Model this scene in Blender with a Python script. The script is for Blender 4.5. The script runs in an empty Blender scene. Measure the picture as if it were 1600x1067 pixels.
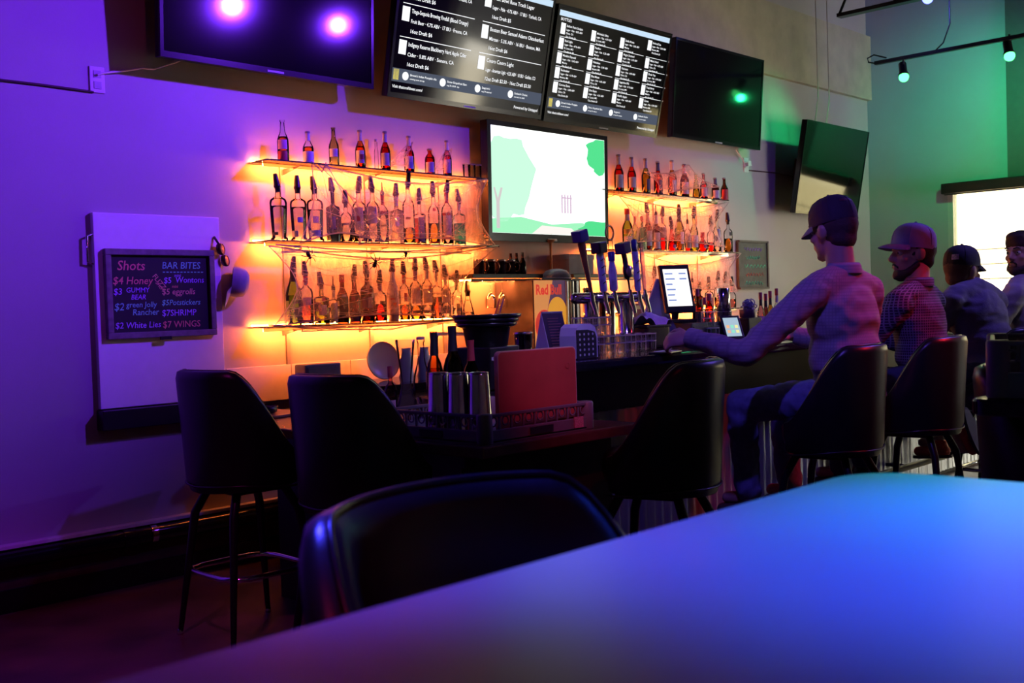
import bpy, bmesh, math, random
from mathutils import Vector, Matrix, Euler
random.seed(7)
S = bpy.context.scene
COL = S.collection
# ------------------------------------------------------------------ camera
YAW, PITCH, ROLL, FPX = math.radians(43.95), math.radians(-1.78), math.radians(-1.82), 1695.0
CAM = Vector((0, -5.0, 1.29))
_f = Vector((math.cos(YAW) * math.cos(PITCH), math.sin(YAW) * math.cos(PITCH), math.sin(PITCH)))
_r = Vector((math.sin(YAW), -math.cos(YAW), 0))
_u = _r.cross(_f)
_r2 = math.cos(ROLL) * _r + math.sin(ROLL) * _u
_u2 = -math.sin(ROLL) * _r + math.cos(ROLL) * _u
cam = bpy.data.objects.new('camera', bpy.data.cameras.new('camera'))
COL.objects.link(cam)
cam.matrix_world = Matrix(((_r2.x, _u2.x, -_f.x, CAM.x), (_r2.y, _u2.y, -_f.y, CAM.y), (_r2.z, _u2.z, -_f.z, CAM.z), (0, 0, 0, 1)))
cam.data.sensor_width = 22.3
cam.data.lens = FPX / 1600 * 22.3
cam.data.clip_start = 0.02
cam.data.dof.use_dof = True
cam.data.dof.focus_distance = 5.6
cam.data.dof.aperture_fstop = 4.0
S.camera = cam
# ------------------------------------------------------------------ world, exposure
W = bpy.data.worlds.new('world'); S.world = W; W.use_nodes = True
W.node_tree.nodes['Background'].inputs[0].default_value = (1.0, 0.94, 0.78, 1)   # hazy bright daylight outside
W.node_tree.nodes['Background'].inputs[1].default_value = 12.0
S.view_settings.view_transform = 'Standard'
S.view_settings.look = 'None'
S.view_settings.gamma = 1
S.view_settings.exposure = 0.0
S.cycles.use_denoising = True
S.cycles.max_bounces = 14
S.cycles.diffuse_bounces = 3
S.cycles.glossy_bounces = 3
S.cycles.transmission_bounces = 12
S.cycles.transparent_max_bounces = 40
S.cycles.caustics_reflective = False
S.cycles.caustics_refractive = False
S.cycles.sample_clamp_indirect = 4.0
# ------------------------------------------------------------------ stage lamps of the ceiling tracks, and spots added to tint single places
def lamp(name, loc, target, col, watts, angle=90, blend=0.6, radius=0.05):
    d = bpy.data.lights.new(name, 'SPOT'); d.color = col; d.energy = watts
    d.spot_size = math.radians(angle); d.spot_blend = blend; d.shadow_soft_size = radius
    o = bpy.data.objects.new(name, d); COL.objects.link(o); o.location = loc
    o.rotation_euler = (Vector(target) - Vector(loc)).to_track_quat('-Z', 'Y').to_euler()
    return o
BLUE, VIOLET, RED, GREEN = (0.03, 0.03, 1.0), (0.165, 0.024, 1.0), (1.0, 0.02, 0.04), (0.02, 1.0, 0.28)
lamp('track_and_added_light', (4.6, -2.8, 3.4), (1.85, 0, 2.38), VIOLET, 800, 61, 1.0)
lamp('track_and_added_light', (5.55, -2.73, 3.4), (4.1, 0, 2.75), VIOLET, 330, 46, 1.0)
lamp('track_and_added_light', (0.6, -2.9, 3.5), (0.9, 0, 2.4), VIOLET, 200, 60, 1.0)
lamp('track_and_added_light', (1.9, -3.3, 3.4), (1.8, 0, 2.6), (1.0, 0.02, 0.25), 12, 70, 1.0)
lamp('track_and_added_light', (9.01, -0.95, 3.09), (8.5, 0, 2.6), GREEN, 34, 80, 1.0, 0.03)
lamp('track_and_added_light', (9.10, -1.84, 3.14), (10.45, -1.25, 2.9), GREEN, 85, 95, 1.0, 0.03)
lamp('track_and_added_light', (8.58, -1.44, 3.62), (10.4, -0.7, 3.7), (0.10, 0.12, 1.0), 45, 95, 1.0, 0.04)
lamp('track_and_added_light', (7.4, -3.4, 3.5), (5.5, -2.5, 1.3), (0.20, 0.12, 1.0), 190, 60, 0.8)
lamp('track_and_added_light', (6.3, -4.9, 3.4), (4.95, -2.75, 1.10), RED, 240, 26, 0.8)
lamp('track_and_added_light', (2.4, -3.6, 3.5), (4.2, -2.5, 1.2), (0.16, 0.08, 1.0), 150, 44, 0.8)
lamp('track_and_added_light', (2.3, -5.6, 3.3), (1.16, -4.73, 1.05), (0.02, 0.07, 1.0), 1750, 22, 1.0)
lamp('track_and_added_light', (4.4, -5.0, 3.4), (1.68, -4.62, 1.05), (0.0, 0.9, 0.40), 1100, 15, 1.0)  # added green spot, tints the far right corner of the table
lamp('track_and_added_light', (-1.2, -5.4, 3.4), (0.42, -4.40, 1.05), (1.0, 0.04, 0.35), 18, 34, 1.0)  # added spot for the magenta tone at the table's left
lamp('track_and_added_light', (1.25, -2.9, 3.4), (0.78, -4.02, 1.08), (0.05, 0.045, 1.0), 900, 18, 1.0)  # added narrow spot, gives the near stool its blue rim highlight
lamp('track_and_added_light', (-0.6, -6.3, 3.2), (0.60, -4.05, 1.0), RED, 80, 10, 1.0)  # added narrow spot, reddens the inside of the near stool
lamp('track_and_added_light', (1.7, -4.9, 3.4), (2.98, -2.4, 1.02), RED, 130, 12, 1.0)
lamp('track_and_added_light', (2.5, -4.3, 3.4), (3.15, -1.9, 1.05), (0.42, 0.30, 1.0), 170, 22, 1.0)
lamp('track_and_added_light', (6.2, -3.7, 3.4), (7.05, -2.6, 1.45), (0.30, 0.16, 1.0), 70, 24, 1.0)  # added spot, lifts the face of the man at the right edge
lamp('track_and_added_light', (0.6, -2.6, 3.4), (1.5, -1.2, 0.0), (0.75, 0.03, 0.55), 130, 46, 1.0)  # added spot, brightens the floor at lower left
lamp('track_and_added_light', (7.6, -2.75, 3.4), (7.3, 0, 2.25), (0.26, 0.06, 1.0), 75, 66, 1.0)
# ------------------------------------------------------------------ helpers
def ray(px, py):
    return _f + _r2 * ((px - 800) / FPX) - _u2 * ((py - 533.5) / FPX)
def on(px, py, ax, v):
    d = ray(px, py); return CAM + d * ((v - CAM[ax]) / d[ax])
def atY(px, py, y): return on(px, py, 1, y)
def atZ(px, py, z): return on(px, py, 2, z)
def atX(px, py, x): return on(px, py, 0, x)
def depth(p): return (Vector(p) - CAM).dot(_f)

MATS = {}
def _nodes(name):
    m = bpy.data.materials.new(name); m.use_nodes = True
    nt = m.node_tree; nt.nodes.clear()
    out = nt.nodes.new('ShaderNodeOutputMaterial')
    return m, nt, out
def mat(name, col, rough=0.5, metal=0.0, var=0.12, scale=18, bump=0.0, bscale=60, spec=0.5, emit=None, estr=0.0, coat=0.0, sub=0.0):
    if name in MATS: return MATS[name]
    m, nt, out = _nodes(name)
    b = nt.nodes.new('ShaderNodeBsdfPrincipled'); nt.links.new(b.outputs[0], out.inputs[0])
    tc = nt.nodes.new('ShaderNodeTexCoord')
    n = nt.nodes.new('ShaderNodeTexNoise'); n.inputs['Scale'].default_value = scale; n.inputs['Detail'].default_value = 4
    nt.links.new(tc.outputs['Object'], n.inputs['Vector'])
    r = nt.nodes.new('ShaderNodeValToRGB')
    lo = [max(0, c * (1 - var)) for c in col]; hi = [min(1, c * (1 + var)) for c in col]
    r.color_ramp.elements[0].position = 0.3; r.color_ramp.elements[1].position = 0.7
    r.color_ramp.elements[0].color = (*lo, 1); r.color_ramp.elements[1].color = (*hi, 1)
    nt.links.new(n.outputs[0], r.inputs[0]); nt.links.new(r.outputs[0], b.inputs['Base Color'])
    b.inputs['Roughness'].default_value = rough; b.inputs['Metallic'].default_value = metal
    b.inputs['Specular IOR Level'].default_value = spec
    b.inputs['Coat Weight'].default_value = coat
    if sub: b.inputs['Subsurface Weight'].default_value = sub; b.inputs['Subsurface Radius'].default_value = (0.02, 0.008, 0.004)
    if bump:
        n2 = nt.nodes.new('ShaderNodeTexNoise'); n2.inputs['Scale'].default_value = bscale; n2.inputs['Detail'].default_value = 5
        nt.links.new(tc.outputs['Object'], n2.inputs['Vector'])
        bp = nt.nodes.new('ShaderNodeBump'); bp.inputs['Strength'].default_value = bump; bp.inputs['Distance'].default_value = 0.01
        nt.links.new(n2.outputs[0], bp.inputs['Height']); nt.links.new(bp.outputs[0], b.inputs['Normal'])
    if emit:
        b.inputs['Emission Color'].default_value = (*emit, 1); b.inputs['Emission Strength'].default_value = estr
    MATS[name] = m; return m
def glass(name, col, fres=1.45, rough=0.03, alpha=0.0, body=None):
    """thin coloured glass: tinted see-through with a Fresnel sheen; alpha mixes in a cloudy body colour"""
    if name in MATS: return MATS[name]
    m, nt, out = _nodes(name)
    t = nt.nodes.new('ShaderNodeBsdfTransparent')
    tc = nt.nodes.new('ShaderNodeTexCoord'); n = nt.nodes.new('ShaderNodeTexNoise'); n.inputs['Scale'].default_value = 9
    nt.links.new(tc.outputs['Object'], n.inputs['Vector'])
    r = nt.nodes.new('ShaderNodeValToRGB')
    r.color_ramp.elements[0].color = (*[c * 0.93 for c in col], 1); r.color_ramp.elements[1].color = (*[min(1, c * 1.05) for c in col], 1)
    nt.links.new(n.outputs[0], r.inputs[0]); nt.links.new(r.outputs[0], t.inputs[0])
    g = nt.nodes.new('ShaderNodeBsdfGlossy'); g.inputs['Roughness'].default_value = rough
    f = nt.nodes.new('ShaderNodeFresnel'); f.inputs['IOR'].default_value = fres
    mx = nt.nodes.new('ShaderNodeMixShader')
    src = t.outputs[0]
    if alpha:
        d = nt.nodes.new('ShaderNodeBsdfDiffuse'); d.inputs[0].default_value = (*(body or col), 1)
        tr = nt.nodes.new('ShaderNodeBsdfTranslucent'); tr.inputs[0].default_value = (*(body or col), 1)
        ad = nt.nodes.new('ShaderNodeMixShader'); ad.inputs[0].default_value = 0.6
        nt.links.new(d.outputs[0], ad.inputs[1]); nt.links.new(tr.outputs[0], ad.inputs[2])
        m2 = nt.nodes.new('ShaderNodeMixShader'); m2.inputs[0].default_value = alpha
        nt.links.new(t.outputs[0], m2.inputs[1]); nt.links.new(ad.outputs[0], m2.inputs[2]); src = m2.outputs[0]
    nt.links.new(f.outputs[0], mx.inputs[0]); nt.links.new(src, mx.inputs[1]); nt.links.new(g.outputs[0], mx.inputs[2])
    nt.links.new(mx.outputs[0], out.inputs[0])
    MATS[name] = m; return m
def refr(name, col=(.97, .97, .98), k=.7):
    """thick glass that bends light"""
    if name in MATS: return MATS[name]
    m, nt, out = _nodes(name)
    g = nt.nodes.new('ShaderNodeBsdfGlass'); g.inputs['IOR'].default_value = 1.45; g.inputs['Color'].default_value = (*col, 1); g.inputs['Roughness'].default_value = .01
    t = nt.nodes.new('ShaderNodeBsdfTransparent'); mx = nt.nodes.new('ShaderNodeMixShader'); mx.inputs[0].default_value = k
    nt.links.new(t.outputs[0], mx.inputs[1]); nt.links.new(g.outputs[0], mx.inputs[2]); nt.links.new(mx.outputs[0], out.inputs[0]); MATS[name] = m; return m
def emis(name, col, s):
    if name in MATS: return MATS[name]
    m, nt, out = _nodes(name)
    e = nt.nodes.new('ShaderNodeEmission'); e.inputs[0].default_value = (*col, 1); e.inputs[1].default_value = s
    nt.links.new(e.outputs[0], out.inputs[0]); MATS[name] = m; return m

class MB:
    def __init__(s): s.v = []; s.f = []; s.sm = []
    def add(s, vs, fs, smooth=False):
        o = len(s.v); s.v += [tuple(v) for v in vs]; s.f += [tuple(i + o for i in f) for f in fs]; s.sm += [smooth] * len(fs); return s
    def box(s, x0, x1, y0, y1, z0, z1, M=None, bev=0.0):
        if bev > 0:
            bm = bmesh.new(); bmesh.ops.create_cube(bm, size=1)
            for v in bm.verts: v.co = Vector(((x0 + x1) / 2 + v.co.x * (x1 - x0), (y0 + y1) / 2 + v.co.y * (y1 - y0), (z0 + z1) / 2 + v.co.z * (z1 - z0)))
            bmesh.ops.bevel(bm, geom=bm.edges[:] , offset=bev, segments=2, affect='EDGES', profile=0.6)
            bm.verts.index_update(); vs = [M @ v.co if M else v.co.copy() for v in bm.verts]; fs = [[v.index for v in f.verts] for f in bm.faces]; bm.free()
            return s.add(vs, fs)
        vs = [Vector((x, y, z)) for z in (z0, z1) for y in (y0, y1) for x in (x0, x1)]
        if M: vs = [M @ v for v in vs]
        return s.add(vs, [(0, 2, 3, 1), (4, 5, 7, 6), (0, 1, 5, 4), (2, 6, 7, 3), (0, 4, 6, 2), (1, 3, 7, 5)])
    def lathe(s, prof, seg=20, c=(0, 0, 0), M=None, sx=1, sy=1, cap=True, smooth=True):
        vs = []; fs = []; n = len(prof)
        for (r, z) in prof:
            for k in range(seg):
                a = 2 * math.pi * k / seg; v = Vector((c[0] + r * sx * math.cos(a), c[1] + r * sy * math.sin(a), c[2] + z))
                vs.append(M @ v if M else v)
        for i in range(n - 1):
            for k in range(seg):
                fs.append((i * seg + k, i * seg + (k + 1) % seg, (i + 1) * seg + (k + 1) % seg, (i + 1) * seg + k))
        s.add(vs, fs, smooth)
        if cap:
            if prof[0][0] > 1e-5: s.add(vs[:seg], [tuple(range(seg))[::-1]])
            if prof[-1][0] > 1e-5: s.add(vs[-seg:], [tuple(range(seg))])
        return s
    def tube(s, pts, rad, seg=8, cap=True, closed=False, flat=1.0):
        pts = [Vector(p) for p in pts]; n = len(pts); vs = []; fs = []
        rads = rad if isinstance(rad, (list, tuple)) else [rad] * n
        up = None
        for i, p in enumerate(pts):
            a = pts[(i - 1) % n] if (closed or i > 0) else p; b = pts[(i + 1) % n] if (closed or i < n - 1) else p
            t = (b - a).normalized()
            if up is None:
                up = Vector((0, 0, 1)) if abs(t.z) < 0.9 else Vector((1, 0, 0))
            sd = t.cross(up)
            if sd.length < 1e-5: sd = t.orthogonal()
            sd.normalize(); up = sd.cross(t).normalized()
            for k in range(seg):
                an = 2 * math.pi * k / seg; vs.append(p + (sd * math.cos(an) + up * math.sin(an) * flat) * rads[i])
        m = n if closed else n - 1
        for i in range(m):
            j = (i + 1) % n
            for k in range(seg): fs.append((i * seg + k, i * seg + (k + 1) % seg, j * seg + (k + 1) % seg, j * seg + k))
        s.add(vs, fs, True)
        if cap and not closed:
            s.add(vs[:seg], [tuple(range(seg))[::-1]]); s.add(vs[-seg:], [tuple(range(seg))])
        return s
    def ball(s, c, r, seg=14, rings=9, M=None):
        rx, ry, rz = r if isinstance(r, (tuple, list)) else (r, r, r)
        vs = []; fs = []
        for i in range(rings + 1):
            th = math.pi * i / rings
            for k in range(seg):
                ph = 2 * math.pi * k / seg
                v = Vector((rx * math.sin(th) * math.cos(ph), ry * math.sin(th) * math.sin(ph), rz * math.cos(th)))
                if M: v = M @ v
                vs.append(Vector(c) + v)
        for i in range(rings):
            for k in range(seg): fs.append((i * seg + k, (i + 1) * seg + k, (i + 1) * seg + (k + 1) % seg, i * seg + (k + 1) % seg))
        return s.add(vs, fs, True)
    def prism(s, poly, thick, M=None):
        """poly: 2D points (x,z), extruded along y by thick (0..thick)"""
        n = len(poly); vs = [Vector((x, 0, z)) for x, z in poly] + [Vector((x, thick, z)) for x, z in poly]
        if M: vs = [M @ v for v in vs]
        fs = [tuple(range(n)), tuple(range(2 * n - 1, n - 1, -1))] + [(i, i + n, (i + 1) % n + n, (i + 1) % n) for i in range(n)]
        return s.add(vs, fs)
    def grid(s, P, closed_u=False, smooth=True):
        nu = len(P); nv = len(P[0]); vs = [p for row in P for p in row]; fs = []
        for i in range(nu if closed_u else nu - 1):
            for j in range(nv - 1):
                i2 = (i + 1) % nu; fs.append((i * nv + j, i2 * nv + j, i2 * nv + j + 1, i * nv + j + 1))
        return s.add(vs, fs, smooth)
    def mesh(s, name, m):
        me = bpy.data.meshes.new(name); me.from_pydata(s.v, [], s.f); me.materials.append(m)
        me.polygons.foreach_set('use_smooth', s.sm); me.update(); return me
    def build(s, name, m, parent=None, loc=None, rot=None, fix=False):
        me = s.mesh(name, m)
        if fix:
            bm = bmesh.new(); bm.from_mesh(me); bmesh.ops.remove_doubles(bm, verts=bm.verts, dist=1e-5); bmesh.ops.recalc_face_normals(bm, faces=bm.faces); bm.to_mesh(me); bm.free()
        return link(name, me, parent, loc, rot)
def link(name, data, parent=None, loc=None, rot=None):
    o = bpy.data.objects.new(name, data); COL.objects.link(o); o.parent = parent
    if loc is not None: o.location = loc
    if rot is not None: o.rotation_euler = rot
    return o
def tag(o, label, cat, group=None):
    o['label'] = label; o['category'] = cat
    if group: o['group'] = group
    return o
def struct(o): o['kind'] = 'structure'; return o
def thing(name, label, cat, loc=(0, 0, 0), rotz=0.0, group=None, rot=None):
    o = bpy.data.objects.new(name, None); COL.objects.link(o); o.empty_display_size = 0.05
    o.location = loc; o.rotation_euler = rot if rot else (0, 0, rotz)
    return tag(o, label, cat, group)
def dup(o, parent=None):
    c = o.copy(); COL.objects.link(c)
    if parent: c.parent = parent
    for ch in list(o.children): dup(ch, c)
    return c
def text(body, size, m, parent=None, M=None, name='lettering', align='LEFT', shear=0.0, extr=0.0, spacing=1.0, xs=1.0, bold=0.0):
    cu = bpy.data.curves.new('txt', 'FONT'); cu.body = body; cu.size = size; cu.align_x = align; cu.shear = shear; cu.extrude = extr
    cu.space_character = spacing; cu.resolution_u = 2; cu.offset = bold
    t = bpy.data.objects.new('txt', cu); COL.objects.link(t)
    me = bpy.data.meshes.new_from_object(t.evaluated_get(bpy.context.evaluated_depsgraph_get()))
    bpy.data.objects.remove(t); bpy.data.curves.remove(cu)
    if xs != 1.0: me.transform(Matrix.Diagonal((xs, 1, 1, 1)))
    if M: me.transform(M)
    me.materials.clear(); me.materials.append(m); me.name = name
    return link(name, me, parent)
def face_wall(x, y, z):
    """text laid on a plane that looks toward -Y"""
    return Matrix.Translation((x, y, z)) @ Matrix.Rotation(math.pi / 2, 4, 'X')
ORD = ['first', 'second', 'third', 'fourth', 'fifth', 'sixth', 'seventh', 'eighth', 'ninth', 'tenth', 'eleventh', 'twelfth', 'thirteenth', 'fourteenth', 'fifteenth', 'sixteenth', 'seventeenth']
# common materials
BLACK = mat('black_plastic', (0.012, 0.012, 0.014), 0.35)
GLOSSBLACK = mat('glossy_black', (0.006, 0.006, 0.008), 0.12, spec=0.6)
VINYL = mat('black_vinyl', (0.010, 0.010, 0.011), 0.32, bump=0.05, bscale=300, spec=0.5)
CHROME = mat('chrome', (0.75, 0.75, 0.78), 0.12, 1.0, var=0.05)
STEEL = mat('brushed_steel', (0.66, 0.66, 0.70), 0.13, 1.0, var=0.08)
DARKMETAL = mat('dark_metal', (0.02, 0.02, 0.022), 0.3, 0.6)
WHITEP = mat('white_plastic', (0.72, 0.70, 0.72), 0.4, var=0.03)
PAPER = mat('white_paper', (0.75, 0.74, 0.74), 0.7, var=0.04)
CLEAR = glass('clear_glass', (0.95, 0.96, 0.97), 1.28)
# ------------------------------------------------------------------ the room
XE = 10.45      # end wall
WALL = mat('painted_wall', (0.46, 0.43, 0.45), 0.55, var=0.04, scale=2.5, bump=0.04, bscale=140)
WALL2 = mat('painted_wall_end', (0.42, 0.45, 0.46), 0.55, var=0.04, scale=2.0, bump=0.04, bscale=140)
DARKWALL = mat('dark_painted_wall', (0.10, 0.11, 0.10), 0.6, var=0.06)
FLOORM = mat('stained_concrete', (0.085, 0.05, 0.045), 0.33, var=0.5, scale=3.0, bump=0.03)
CEILM = mat('dark_ceiling', (0.05, 0.05, 0.06), 0.8)
XL, YF, ZC = -3.2, -7.2, 4.6
struct(MB().box(XL, XE, YF, 0, -0.1, 0).build('floor', FLOORM))
struct(MB().box(XL - 0.1, XE + 0.1, 0, 0.12, -0.1, ZC).build('wall_back', WALL))
struct(MB().box(XL - 0.1, XL, YF, 0, -0.1, ZC).build('wall_left', WALL))
struct(MB().box(XL, XE, YF, 0, ZC, ZC + 0.1).build('ceiling', CEILM))
# wall behind the camera with an unseen storefront window opening at far right
fw = MB(); DX0, DX1, GX0, GX1 = 1.6, 1.6, 8.6, 10.4
fw.box(XL, DX0, YF - 0.12, YF, -0.1, ZC); fw.box(DX1, GX0, YF - 0.12, YF, -0.1, ZC); fw.box(GX1, XE, YF - 0.12, YF, -0.1, ZC); fw.box(GX0, GX1, YF - 0.12, YF, -0.1, 0.15); fw.box(GX0, GX1, YF - 0.12, YF, 2.35, ZC)
struct(MB().box(8.2, 8.32, YF, -4.6, 0, ZC).build('wall_light_block', WALL))  # unseen wall, added to keep front daylight off the left side
struct(fw.build('wall_front', WALL))
# end wall with the window opening
WY1 = -0.79; WY0 = -3.4; WZ0, WZ1 = 0.75, 2.30
ew = MB()
ew.box(XE, XE + 0.14, WY1, 0.12, -0.1, ZC); ew.box(XE, XE + 0.14, -6.1, WY0, -0.1, ZC); ew.box(XE, XE + 0.14, YF, -6.8, -0.1, ZC); ew.box(XE, XE + 0.14, -6.8, -6.1, 2.25, ZC)
ew.box(XE, XE + 0.14, WY0, WY1, WZ1, ZC); ew.box(XE, XE + 0.14, WY0, WY1, -0.1, WZ0)
struct(ew.build('wall_end', WALL2))
pil = MB().box(XE - 0.03, XE, -3.6, -1.36, WZ1 + 0.04, ZC); struct(pil.build('wall_panel', DARKWALL))
# window: frame, panes, roller blind cassette with pulled-down hem
wf = struct(bpy.data.objects.new('window_1', None)); COL.objects.link(wf); wf.location = (XE, 0, 0)
FR = mat('window_frame_metal', (0.55, 0.53, 0.5), 0.4, var=0.05)
f = MB(); f.box(0.0, 0.10, WY1 - 0.05, WY1, WZ0, WZ1); f.box(0.0, 0.1, WY0, WY0 + 0.05, WZ0, WZ1); f.box(0.0, 0.1, WY0, WY1, WZ0, WZ0 + 0.05); f.box(0, .1, WY0, WY1, WZ1 - .05, WZ1)
f.box(0.02, 0.08, -2.12, -2.07, WZ0, WZ1)
f.build('window_frame', FR, wf)
PANE = glass('daylight_dimming_pane', (0.66, 0.64, 0.52), 1.3)  # tint added to dim and yellow the daylight seen through it
MB().box(0.05, 0.056, -2.07, WY1 - 0.05, WZ0 + 0.05, WZ1 - 0.05).build('pane', PANE, wf)
MB().box(0.05, 0.056, WY0 + 0.05, -2.12, WZ0 + 0.05, WZ1 - 0.05).build('pane', PANE, wf)
bl = thing('roller_blind', 'black roller blind cassette across the top of the bright window', 'blind', (XE - 0.02, 0, WZ1 - 0.06))
MB().box(-0.09, 0, WY0 - 0.02, WY1 + 0.02, 0, 0.1, bev=0.01).build('cassette', BLACK, bl)
MB().tube([(-0.04, WY0, 0.01), (-0.04, WY1, 0.01)], 0.022, 10).build('roller', BLACK, bl)
# the scenery seen through the window: patio ground, rail and a low wall
gm = mat('patio_concrete', (0.85, 0.8, 0.68), 0.8)
struct(MB().box(XE + 0.14, XE + 30, -22, 8, -0.15, -0.02).build('patio_ground', gm))
pr = thing('patio_railing', 'thin dark patio railing outside the bright window', 'railing', (XE + 1.6, -1.6, -0.02))
RM = mat('railing_metal', (0.25, 0.22, 0.2), 0.5)
for z in (1.78, 1.62, 1.46): MB().tube([(0, 1.4, z), (0, -2.6, z)], 0.008, 6).build('rail', RM, pr)
for y in (1.3, 0.3, -0.7, -1.7, -2.5): MB().tube([(0, y, 0), (0, y, 1.85)], 0.012, 6).build('post', RM, pr)
pb = thing('brick_planter', 'pinkish brick planter box outside the bright window', 'planter', (XE + 2.4, -1.9, -0.02))
PBM = mat('planter_brick', (0.75, 0.42, 0.36), 0.8)
MB().box(-.2, .2, -1.6, 1.2, 0, 1.52, bev=0.02).build('planter_body', PBM, pb)
MB().box(-.24, .24, -1.64, 1.24, 1.52, 1.57, bev=0.01).build('coping', gm, pb)
# soffit band high on the back wall, above the screens
BANDM = mat('plywood_band', (0.48, 0.43, 0.33), 0.6, var=0.12, scale=6)
struct(MB().box(XL, XE, -0.05, 0, 3.255, 3.89, bev=0.004).build('trim_1', BANDM))
# dark baseboard, red-brown kick strip and ledge
KICK = mat('redbrown_kick', (0.06, 0.018, 0.016), 0.5, var=0.3)
struct(MB().box(XL, 3.45, -0.03, 0, 0.0, 0.105, bev=0.003).build('baseboard_back', GLOSSBLACK))
struct(MB().box(XL, 3.45, -0.015, 0, 0.105, 0.20).build('trim_2', KICK))
struct(MB().box(XL, 3.45, -0.05, 0, 0.288, 0.306, bev=0.003).build('trim_3', mat('ledge_paint', (0.8, 0.78, 0.8), 0.3)))
pp = thing('wall_pipe', 'black pipe with a metal clamp low along the purple wall', 'pipe', (0, -0.045, 0.24))
MB().tube([(XL + .05, 0, 0), (3.44, 0, 0)], 0.042, 14).build('pipe_run', GLOSSBLACK, pp)
cx = atY(243, 828, -0.08).x
MB().tube([(cx - .015, 0, 0), (cx + .015, 0, 0)], 0.046, 16).build('clamp', CHROME, pp)
c2 = atY(205, 838, -0.08).x
MB().tube([(c2 - .03, 0, 0), (c2 + .03, 0, 0)], 0.047, 16).build('coupling', GLOSSBLACK, pp)
# ------------------------------------------------------------------ ceiling tracks with stage lamps
LB = {'g': emis('green_bulb', (0.08, 1.0, 0.22), 4.5), 'b': emis('blue_bulb', (0.12, 0.16, 1.0), 6)}
def track_lamp(loc, tgt, col, label):
    t = thing('track_lamp', label, 'lamp', loc, group='stage lamps on the ceiling tracks')
    d = (Vector(tgt) - Vector(loc)).normalized(); q = d.to_track_quat('-Z', 'Y').to_matrix().to_4x4()
    MB().lathe([(0.028, 0.13), (0.034, 0.12), (0.034, 0.03), (0.042, 0.02), (0.045, 0.0), (0.040, 0.0), (0.036, 0.02)], 16, M=q, cap=False).build('lamp_can', BLACK, t)
    MB().ball(d * 0.012, (0.042, 0.042, 0.042), M=None).build('bulb', LB[col], t)
    MB().tube([(0, 0, 0.1), (0, 0, 0.16)], 0.01, 6).build('stem', BLACK, t)
tr = thing('ceiling_track', 'black lighting track near the end wall with a looped cable end', 'track', (9.03, 0, 3.3))
MB().box(-.02, .02, -4.2, -0.76, -0.015, 0.015).build('rail', BLACK, tr)
MB().tube([(0, -.76, 0), (0, -.70, .02), (0.02, -.68, .06), (0.02, -.74, .08), (0, -.86, .03)], 0.007, 6).build('cable_loop', BLACK, tr)
MB().tube([(0, -1.28, .01), (-.02, -1.36, .06), (-.03, -1.42, .2), (-.03, -1.42, 1.28)], 0.006, 6).build('feed_cable', BLACK, tr)
MB().tube([(0, -3.2, .01), (0, -3.2, 1.29)], 0.006, 6).build('hanger', BLACK, tr)
track_lamp((9.03, -1.01, 3.15), (8.6, -1.3, 2.0), 'g', 'green stage lamp at the wall end of the black track')
track_lamp((9.03, -1.874, 3.17), (8.6, -2.2, 2.0), 'g', 'green stage lamp second along the track, nearer the right edge')
track_lamp((8.5, -1.45, 3.62), (8.1, -1.7, 2.5), 'b', 'blue stage lamp above the hanging feed cable at the top')
jo = thing('ceiling_joist', 'dark steel ceiling joist crossing the top right corner', 'joist', (8.6, -0.05, 3.64))
MB().box(-.04, .04, -5.5, -0.6, 0, .03).build('bottom_chord', DARKMETAL, jo)
MB().box(-.04, .04, -5.5, 0, .5, .53).build('top_chord', DARKMETAL, jo)
for i in range(10):
    y0 = -.6 - i * .5; MB().tube([(0, y0, .02), (0, y0 - .25, .51), (0, y0 - .5, .02)], .012, 6).build('web_bar', DARKMETAL, jo)
# ------------------------------------------------------------------ televisions
SCREEN = mat('dark_screen', (0.004, 0.004, 0.005), 0.075, var=0.0, spec=0.55)
BEZEL = mat('tv_bezel', (0.01, 0.01, 0.012), 0.16)
def tv(label, xc, zb, yb, w, h, tilt, bez=0.018, screen=None, rotz=0.0, thick=0.05, screenname='screen', ret=False):
    t = thing('television', label, 'television', (xc, yb, zb), rot=Euler((math.radians(tilt), 0, rotz)))
    MB().box(-w / 2, w / 2, 0, thick, 0, h, bev=0.006).build('housing', BEZEL, t)
    b = MB(); b.box(-w / 2, w / 2, -.006, 0, 0, bez * 1.6); b.box(-w / 2, w / 2, -.006, 0, h - bez, h); b.box(-w / 2, -w / 2 + bez, -.006, 0, bez * 1.6, h - bez); b.box(w / 2 - bez, w / 2, -.006, 0, bez * 1.6, h - bez)
    b.build('bezel', BEZEL, t)
    MB().box(-w / 2 + bez, w / 2 - bez, -.002, .001, bez * 1.6, h - bez).build(screenname, screen or SCREEN, t)
    MB().box(-.05, .05, -.0065, -.006, .006, .016).build('maker_badge', mat('badge_grey', (.35, .35, .38), .4), t)
    d = -yb + .35 * h * math.sin(math.radians(tilt)) - .004
    MB().box(-.2, .2, thick, max(thick + .005, d), h * .35, h * .6).build('wall_mount', DARKMETAL, t)
    return t
YT = -0.20
def span(a, b, y): return atY(*a, y), atY(*b, y)
bl_, br_ = span((250, 92), (583, 136), YT)
tv('switched-off wide television at top left reflecting two blue lamps', (bl_.x + br_.x) / 2, (bl_.z + br_.z) / 2, YT, br_.x - bl_.x, .76, 3.0)
bl_, br_ = span((604, 150), (844, 187), YT); W1 = br_.x - bl_.x
m1 = tv('menu television showing large drink listings, left of the two menus', (bl_.x + br_.x) / 2, (bl_.z + br_.z) / 2, YT, W1, .77, 12.5)
bl_, br_ = span((848, 186), (1025, 218), YT); W2 = br_.x - bl_.x
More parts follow.
